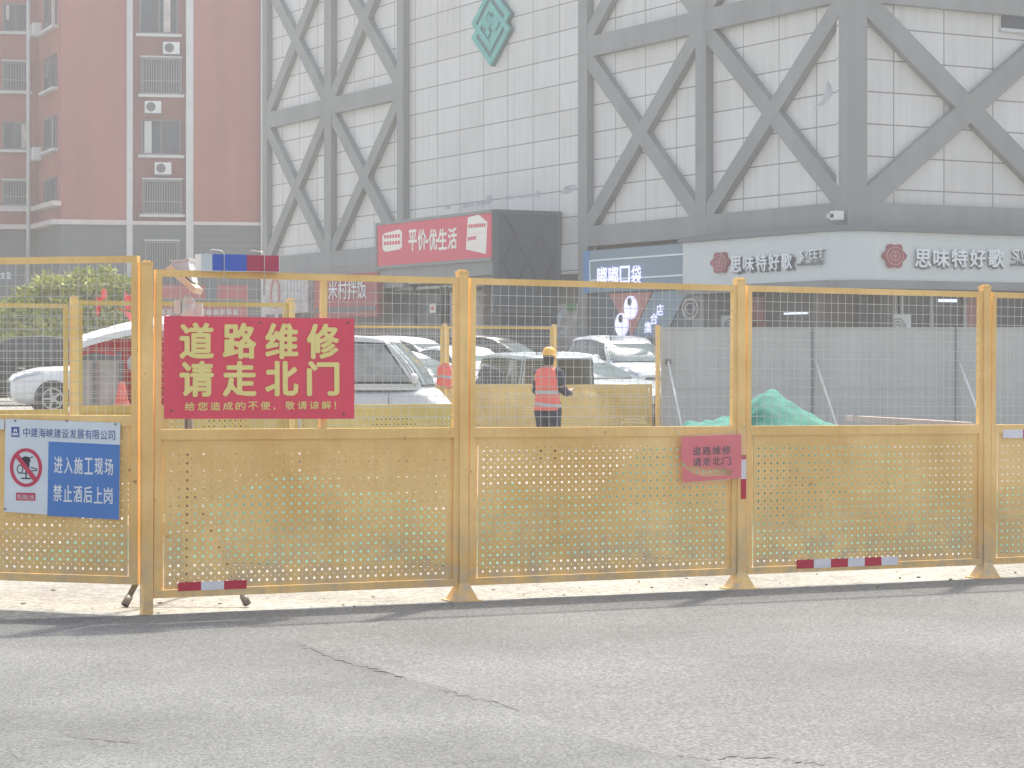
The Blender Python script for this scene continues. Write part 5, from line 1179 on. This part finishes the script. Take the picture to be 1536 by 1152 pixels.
# shop signs in the left part of the mall's ground floor
QP = Plane(LP.world(0, -.3).to_2d(), DL)
def qsign(name, label, px0, px1, py0, py1, m):
    t = thing(name, label, 'shop sign', QP.loc(), QP.rot); a = QP.uv(px0, (py1)); b = QP.uv(px1, py0); zc = QP.uv((px0 + px1) / 2, py1)[1], QP.uv((px0 + px1) / 2, py0)[1]
    mb = MB(); mb.box(a[0], b[0], 0, .25, zc[0], zc[1]); obj('board', mb, m, t); return t
t = qsign('shop_sign', 'dark red shop sign with four squeezed pale characters left of the mall entrance', 471, 566, 411, 476, 'shop_red')
mb = MB(); skew_text(mb, QP, '米村拌饭', (493, 450), (551, 448), 30, -.03, .008, .06); obj('characters', mb, 'letter_white', t)
mb = MB(); a = QP.uv(471, 470); b = QP.uv(566, 458); mb.box(a[0] + .1, b[0] - .1, -.02, -.002, a[1], b[1]); obj('lower_band', mb, 'shop_dark', t)
t = qsign('shop_sign', 'pale grey shop sign with a tall red oval, left of the dark red sign', 398, 462, 414, 470, 'poster')
mb = MB(); c = QP.uv(413, 440); mb.ring(c[0], c[1], .50, .62, .16, .12, -.03, -.002, 28); obj('oval_emblem', mb, 'salmon', t)
mb = MB(); rnd = random.Random(6)
for r_ in range(2):
    for k in range(6): a = QP.uv(428 + 5 * k, 448 - 14 * r_); b = QP.uv(431.4 + 5 * k, 437 - 14 * r_ - rnd.random() * 3); mb.box(a[0], b[0], -.02, -.002, a[1], b[1])
obj('worn_print', mb, 'steel_light', t)

# ------------------------------------------------------------------ red apartment building
g_ = R(10); AP = Plane((atx(92, 112.0), 112.0), (math.cos(g_), math.sin(g_)))
apt = thing('apartment_building', 'red apartment building with pale vertical strips above a blue grey base', 'apartment building', AP.loc(), AP.rot)
def aq(px, py): return AP.uv(px, py)
zbase = aq(92, 333)[1]; ztop = 26.0; uE = aq(400, 0)[0] + 3.0
u1, u2, u3, u4 = [aq(x, 0)[0] for x in (190, 199, 279, 290)]
mb = MB(); mb.box(0, u1, 0, .6, zbase, ztop); mb.box(u4, uE, 0, .6, zbase, ztop); mb.box(-.0, .6, .6, 9, zbase, ztop); obj('wall', mb, 'red_wall', apt)
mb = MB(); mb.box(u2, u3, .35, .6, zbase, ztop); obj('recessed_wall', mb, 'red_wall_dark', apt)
mb = MB(); mb.box(u1, u2, -.12, .6, 0, ztop); mb.box(u3, u4, -.12, .6, 0, ztop); obj('vertical_strip', mb, 'trim', apt)
mb = MB(); n = int(zbase / .30)
for (a, b) in ((0, u1), (u2, u3), (u4, uE)):
    for k in range(n): mb.box(a, b, -.02 if True else 0, .6, zbase * k / n, zbase * (k + 1) / n - .03); 
    mb.box(a, b, .02, .6, 0, zbase - .01)
obj('base_siding', mb, 'podium', apt)
mb = MB(); mb.box(-.1, u1, -.2, .0 - .021, zbase - .12, zbase + .12); mb.box(u2, u3, -.1, .34, zbase - .1, zbase + .08); mb.box(u4, uE, -.1, -.021, zbase - .08, zbase + .08); obj('ledge', mb, 'ledge', apt)
mb = MB(); a = aq(391, 0)[0]; b = aq(397, 0)[0]; mb.box(a, b, -.3, -.025, 0, ztop); obj('downpipe', mb, 'trim', apt)
def win(px0, px1, py0, py1, y, bars=0, curtain=False, u_fn=aq, par=apt, fix=None):
    a = u_fn(px0, py1); b = u_fn(px1, py0); mid_ = (u_fn((px0 + px1) / 2, py1)[1], u_fn((px0 + px1) / 2, py0)[1]); x0, x1, z0, z1 = a[0], b[0], mid_[0], mid_[1]
    mb = MB(); w = .09; mb.box(x0, x1, y - .08, y - .002, z1 - w, z1); mb.box(x0, x1, y - .08, y - .002, z0, z0 + w); mb.box(x0, x0 + w, y - .08, y - .002, z0 + w, z1 - w); mb.box(x1 - w, x1, y - .08, y - .002, z0 + w, z1 - w); mb.box(lerp(x0, x1, .48), lerp(x0, x1, .52), y - .07, y - .002, z0 + w, z1 - w)
    wd = obj('window', mb, 'steel', par)
    mb = MB(); mb.box(x0 + w, x1 - w, y - .04, y - .003, z0 + w, z1 - w); obj('pane', mb, 'mid_glass', wd)
    mb = MB(); mb.box(x0 - .15, x1 + .15, y - .3, y - .002, z0 - .14, z0 - .003); obj('sill', mb, 'trim', wd)
    if bars:
        mb = MB()
        for k in range(bars + 1): x = lerp(x0, x1, k / bars); mb.box(x - .015, x + .015, y - .30, y - .26, z0 + .02, z1)
        for f in (.02, .36, .97): z = lerp(z0, z1, f); mb.box(x0, x1, y - .32, y - .301, z - .02, z + .02)
        obj('bars', mb, 'bar', wd)
        mb = MB(); mb.box(x0 - .05, x1 + .05, y - .35, y - .002, z1 + .003, z1 + .07); obj('hood', mb, 'trim', wd)
    if not bars and random.random() < .8:
        mb = MB(); f = random.choice((.62, .70, .12)); mb.box(lerp(x0, x1, f), lerp(x0, x1, f + random.uniform(.12, .26)), y - .05, y - .041, z0 + .1 + (z1 - z0) * random.choice((0, 0, .35)), z1 - .1); obj('curtain', mb, random.choice(('poster', 'bar', 'steel')), wd)
    if curtain:
        mb = MB(); mb.box(lerp(x0, x1, .08), lerp(x0, x1, .26), y - .05, y - .041, z0 + .1, z1 - .1); obj('curtain', mb, 'trim', wd)
    return wd
win(209, 268, -40, 50, .35); win(212, 272, 86, 141, .35, 16); win(212, 272, 178, 232, .35, 0, True); win(214, 273, 269, 321, .35, 16); win(218, 268, 362, 430, -.02, 14); win(209, 268, -130, -75, .35, 16)
for k, (px, py, lab) in enumerate(((257, 72, 'white air conditioner box just below the topmost window of the red building'), (229.5, 160.5, 'white air conditioner box between the upper barred window and the curtained window'), (244.5, 252.5, 'white air conditioner box above the lower barred window'))):
    c = aq(px, py); p = AP.world(c[0], .35); 
    if k == 0:
        ac = thing('air_conditioner', lab, 'air conditioner', (p.x, p.y, c[1]), AP.rot, 'air conditioners on the red wall')
        mb = MB(); mb.box(-.40, .40, -.42, -.06, -.29, .29); obj('casing', mb, 'white_case', ac)
        mb = MB(); mb.disc(-.1, 0, .23, .23, -.44, -.421, 24); f_ = obj('fan', mb, 'dark', ac); mb = MB()
        for r in (.22, .15, .08): mb.ring(-.1, 0, r, r, .02, .02, -.455, -.441, 20)
        obj('fan_ring', mb, 'bar', f_); mb = MB(); mb.box(-.42, .42, -.42, -.002, -.36, -.295); obj('bracket', mb, 'steel', ac)
    else: c2 = copy_tree(ac); c2['label'] = lab; c2.location = (p.x, p.y, c[1])
# set back left part: side wall and front wall
WB = Vector((atx(57, 117.0), 117.0)); A0 = AP.O; sdv = (A0 - WB).normalized(); SWP = Plane(WB, sdv); FW = Plane(WB, (math.cos(g_), math.sin(g_))); loc_s = (0, 0, 0)
wing = thing('apartment_wing', 'set back left wing of the red apartment building with windows and a thin pipe', 'apartment building', (WB.x, WB.y, 0), 0)
ul_ = FW.uv(-260)
mb = MB(); mb.box(ul_, 0, 0, .4, zbase, ztop); w1 = obj('wall', mb, 'red_wall', wing, None, FW.rot)
mb = MB(); mb.box(0, (A0 - WB).length - .01, 0, .4, zbase, ztop); w2 = obj('side_wall', mb, 'red_wall', wing, None, SWP.rot)
mb = MB(); mb.box(ul_, 0, .01, .4, 0, zbase); obj('base_siding', mb, 'podium', wing, None, FW.rot); mb = MB(); mb.box(0, (A0 - WB).length - .01, .01, .4, 0, zbase); obj('base_siding', mb, 'podium', wing, None, SWP.rot)
for zz in (zbase + .9, zbase):
    mb = MB(); mb.box(ul_, .1, -.45, -.001, zz - .1, zz + .14); obj('ledge', mb, 'ledge', wing, None, FW.rot); mb = MB(); mb.box(.1, (A0 - WB).length - .02, -.45, -.001, zz - .1, zz + .14); obj('ledge', mb, 'ledge', wing, None, SWP.rot)
def fwq(px, py): return FW.uv(px, py)
def swq(px, py): return SWP.uv(px, py)
for (y0, y1, b) in ((5, 48, 0), (93, 137, 10), (183, 225, 0), (271, 309, 10), (-85, -40, 10)): win(4, 44, y0, y1, 0, b, False, fwq, w1)
for (y0, y1) in ((-8, 43), (84, 135), (175, 226), (267, 309)): win(67, 86, y0, y1, 0, 0, False, swq, w2)
mb = MB(); c = fwq(43, 0)[0]; mb.tube([(c, -.5, 0), (c, -.5, ztop)], .10, 8); obj('pipe', mb, 'trim', wing, None, FW.rot)
for (px, py, lab) in ((58, 46, 'upper white box on the thin ledge of the red building wing'), (59, 231, 'lower white box on the thin ledge of the red building wing')):
    c = swq(px, py); p = SWP.world(max(c[0], .4), -.02); t = thing('wall_unit', lab, 'air conditioner', (p.x, p.y, c[1]), SWP.rot, 'white boxes on the red wing'); mb = MB(); mb.box(-.3, .5, -.40, -.0, -.3, .3); obj('casing', mb, 'white_case', t); mb = MB(); mb.box(-.35, .55, -.45, -.0, -.38, -.305); obj('shelf', mb, 'trim', t)
# shops at the foot of the red building
FP_ = Plane(AP.world(0, -2.0).to_2d(), AP.d)
t = thing('shop_row_sign', 'long red shop sign band below the red building, behind the tripod lamp', 'shop sign', FP_.loc(), FP_.rot)
a = FP_.uv(225, 500); b = FP_.uv(372, 428); mb = MB(); mb.box(a[0], b[0], 0, .4, 0, b[1]); obj('board', mb, 'shop_red', t)
a = FP_.uv(309, 452); b = FP_.uv(325, 405); mb = MB(); mb.box(a[0], b[0], -.15, -.005, a[1], b[1]); obj('hanging_box', mb, 'canopy', t)
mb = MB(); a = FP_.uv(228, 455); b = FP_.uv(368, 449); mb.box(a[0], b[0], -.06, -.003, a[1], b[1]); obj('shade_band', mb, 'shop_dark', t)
mb = MB(); rnd = random.Random(12)
for k in range(12): x = 240 + 10 * k; a = FP_.uv(x, 472); b = FP_.uv(x + 7, 462 + rnd.random() * 3); mb.box(a[0], b[0], -.07, -.003, a[1], b[1])
obj('pale_print', mb, 'poster', t)
a = FP_.uv(120, 560); b = FP_.uv(226, 455); mb = MB(); mb.box(a[0], b[0] - .02, 0, .4, 0, b[1]); tag(obj('shop_wall', mb, 'shop_red', None, FP_.loc(), FP_.rot), 'dark red shop wall behind the bush and the three-wheeler', 'shop wall')
t = thing('shop_board', 'dark shop board with two white characters at the left edge, above the bush', 'shop sign', FP_.loc(), FP_.rot)
a = FP_.uv(-90, 425); b = FP_.uv(24, 398); mb = MB(); mb.box(a[0], b[0], 0, .3, a[1], b[1]); obj('board', mb, 'canopy', t)
mb = MB(); skew_text(mb, FP_, '文化', (0, 419), (17, 419), 11, -.03, .02, .1); obj('characters', mb, 'white', t)

# ------------------------------------------------------------------ bush tree at the left
def bush(px, Y, spec, label, seed, nleaf):
    rnd = random.Random(seed); X = atx(px, Y); t = thing('tree', label, 'tree', (X, Y, 0))
    mb = MB(); mb.tube([(0, 0, 0), (.03, 0, .6), (0, .02, 1.3)], [.13, .10, .07], 8)
    for k in range(7): th = k * .9; mb.tube([(0, 0, .8 + .06 * k), (.5 * math.cos(th), .4 * math.sin(th), 1.4), (1.3 * math.cos(th), .9 * math.sin(th), 2.0)], [.05, .035, .012], 6)
    obj('trunk', mb, 'bark', t)
    mb = MB()
    for (cx, cz, rx, rz, n) in spec:
        for _ in range(n):
            d = Vector((rnd.gauss(0, 1), rnd.gauss(0, 1), rnd.gauss(0, 1))).normalized() * (rnd.random() ** .45)
            p = Vector((cx + d.x * rx, d.y * rx * .8, cz + d.z * rz))
            # little spray of leaflets
            ax = Vector((rnd.uniform(-1, 1), rnd.uniform(-1, 1), rnd.uniform(-.2, .9))).normalized(); L_ = rnd.uniform(.10, .24)
            sdv_ = ax.cross(Vector((rnd.uniform(-1, 1), rnd.uniform(-1, 1), rnd.uniform(-1, 1)))).normalized()
            for q in range(3):
                o = p + ax * (L_ * q / 3); e = o + (ax * .5 + sdv_ * (1 if q % 2 else -1) * .8) * L_ * .8; w = sdv_.cross(ax) * L_ * .16 + ax * L_ * .1
                n0 = len(mb.v); mb.v += [tuple(o), tuple(o.lerp(e, .5) + w), tuple(e), tuple(o.lerp(e, .5) - w)]; mb.face((n0, n0 + 1, n0 + 2, n0 + 3))
    obj('crown', mb, 'leaf', t); return t
rb = random.Random(21); spec = []
for (px, py, r) in ((20, 470, 26), (45, 448, 24), (70, 430, 20), (95, 436, 24), (118, 424, 20), (140, 432, 22), (165, 430, 24), (190, 438, 24), (60, 478, 32), (110, 470, 34), (160, 470, 34), (200, 468, 28), (30, 500, 30), (85, 505, 32), (140, 502, 32), (190, 498, 30), (5, 490, 24), (214, 420, 14), (128, 412, 10), (158, 410, 10)):
    Yb = 62.0; spec.append((atx(px, Yb) - atx(110, Yb), EYE + (HY - py) / F * Yb, r / F * Yb, r / F * Yb * .8, int(r * r * .62)))
bush(110, 62.0, spec, 'light green feathery tree behind the parked cars at the left', 5, 0)

# ------------------------------------------------------------------ haze
hz = mat('haze_air', (1, 1, 1)); nt = hz.node_tree
for n in list(nt.nodes):
    if n.type == 'BSDF_PRINCIPLED': nt.nodes.remove(n)
pv = nt.nodes.new("ShaderNodeVolumePrincipled"); pv.inputs["Color"].default_value = (0.97, 0.97, 0.96, 1); pv.inputs["Density"].default_value = 0.0017; pv.inputs["Anisotropy"].default_value = 0.35
nt.links.new(pv.outputs[0], [n for n in nt.nodes if n.type == 'OUTPUT_MATERIAL'][0].inputs["Volume"])
mb = MB(); mb.box(-620, 620, -40, 920, -1.2, 27.5)
h = obj('haze', mb, hz); h['kind'] = 'stuff'
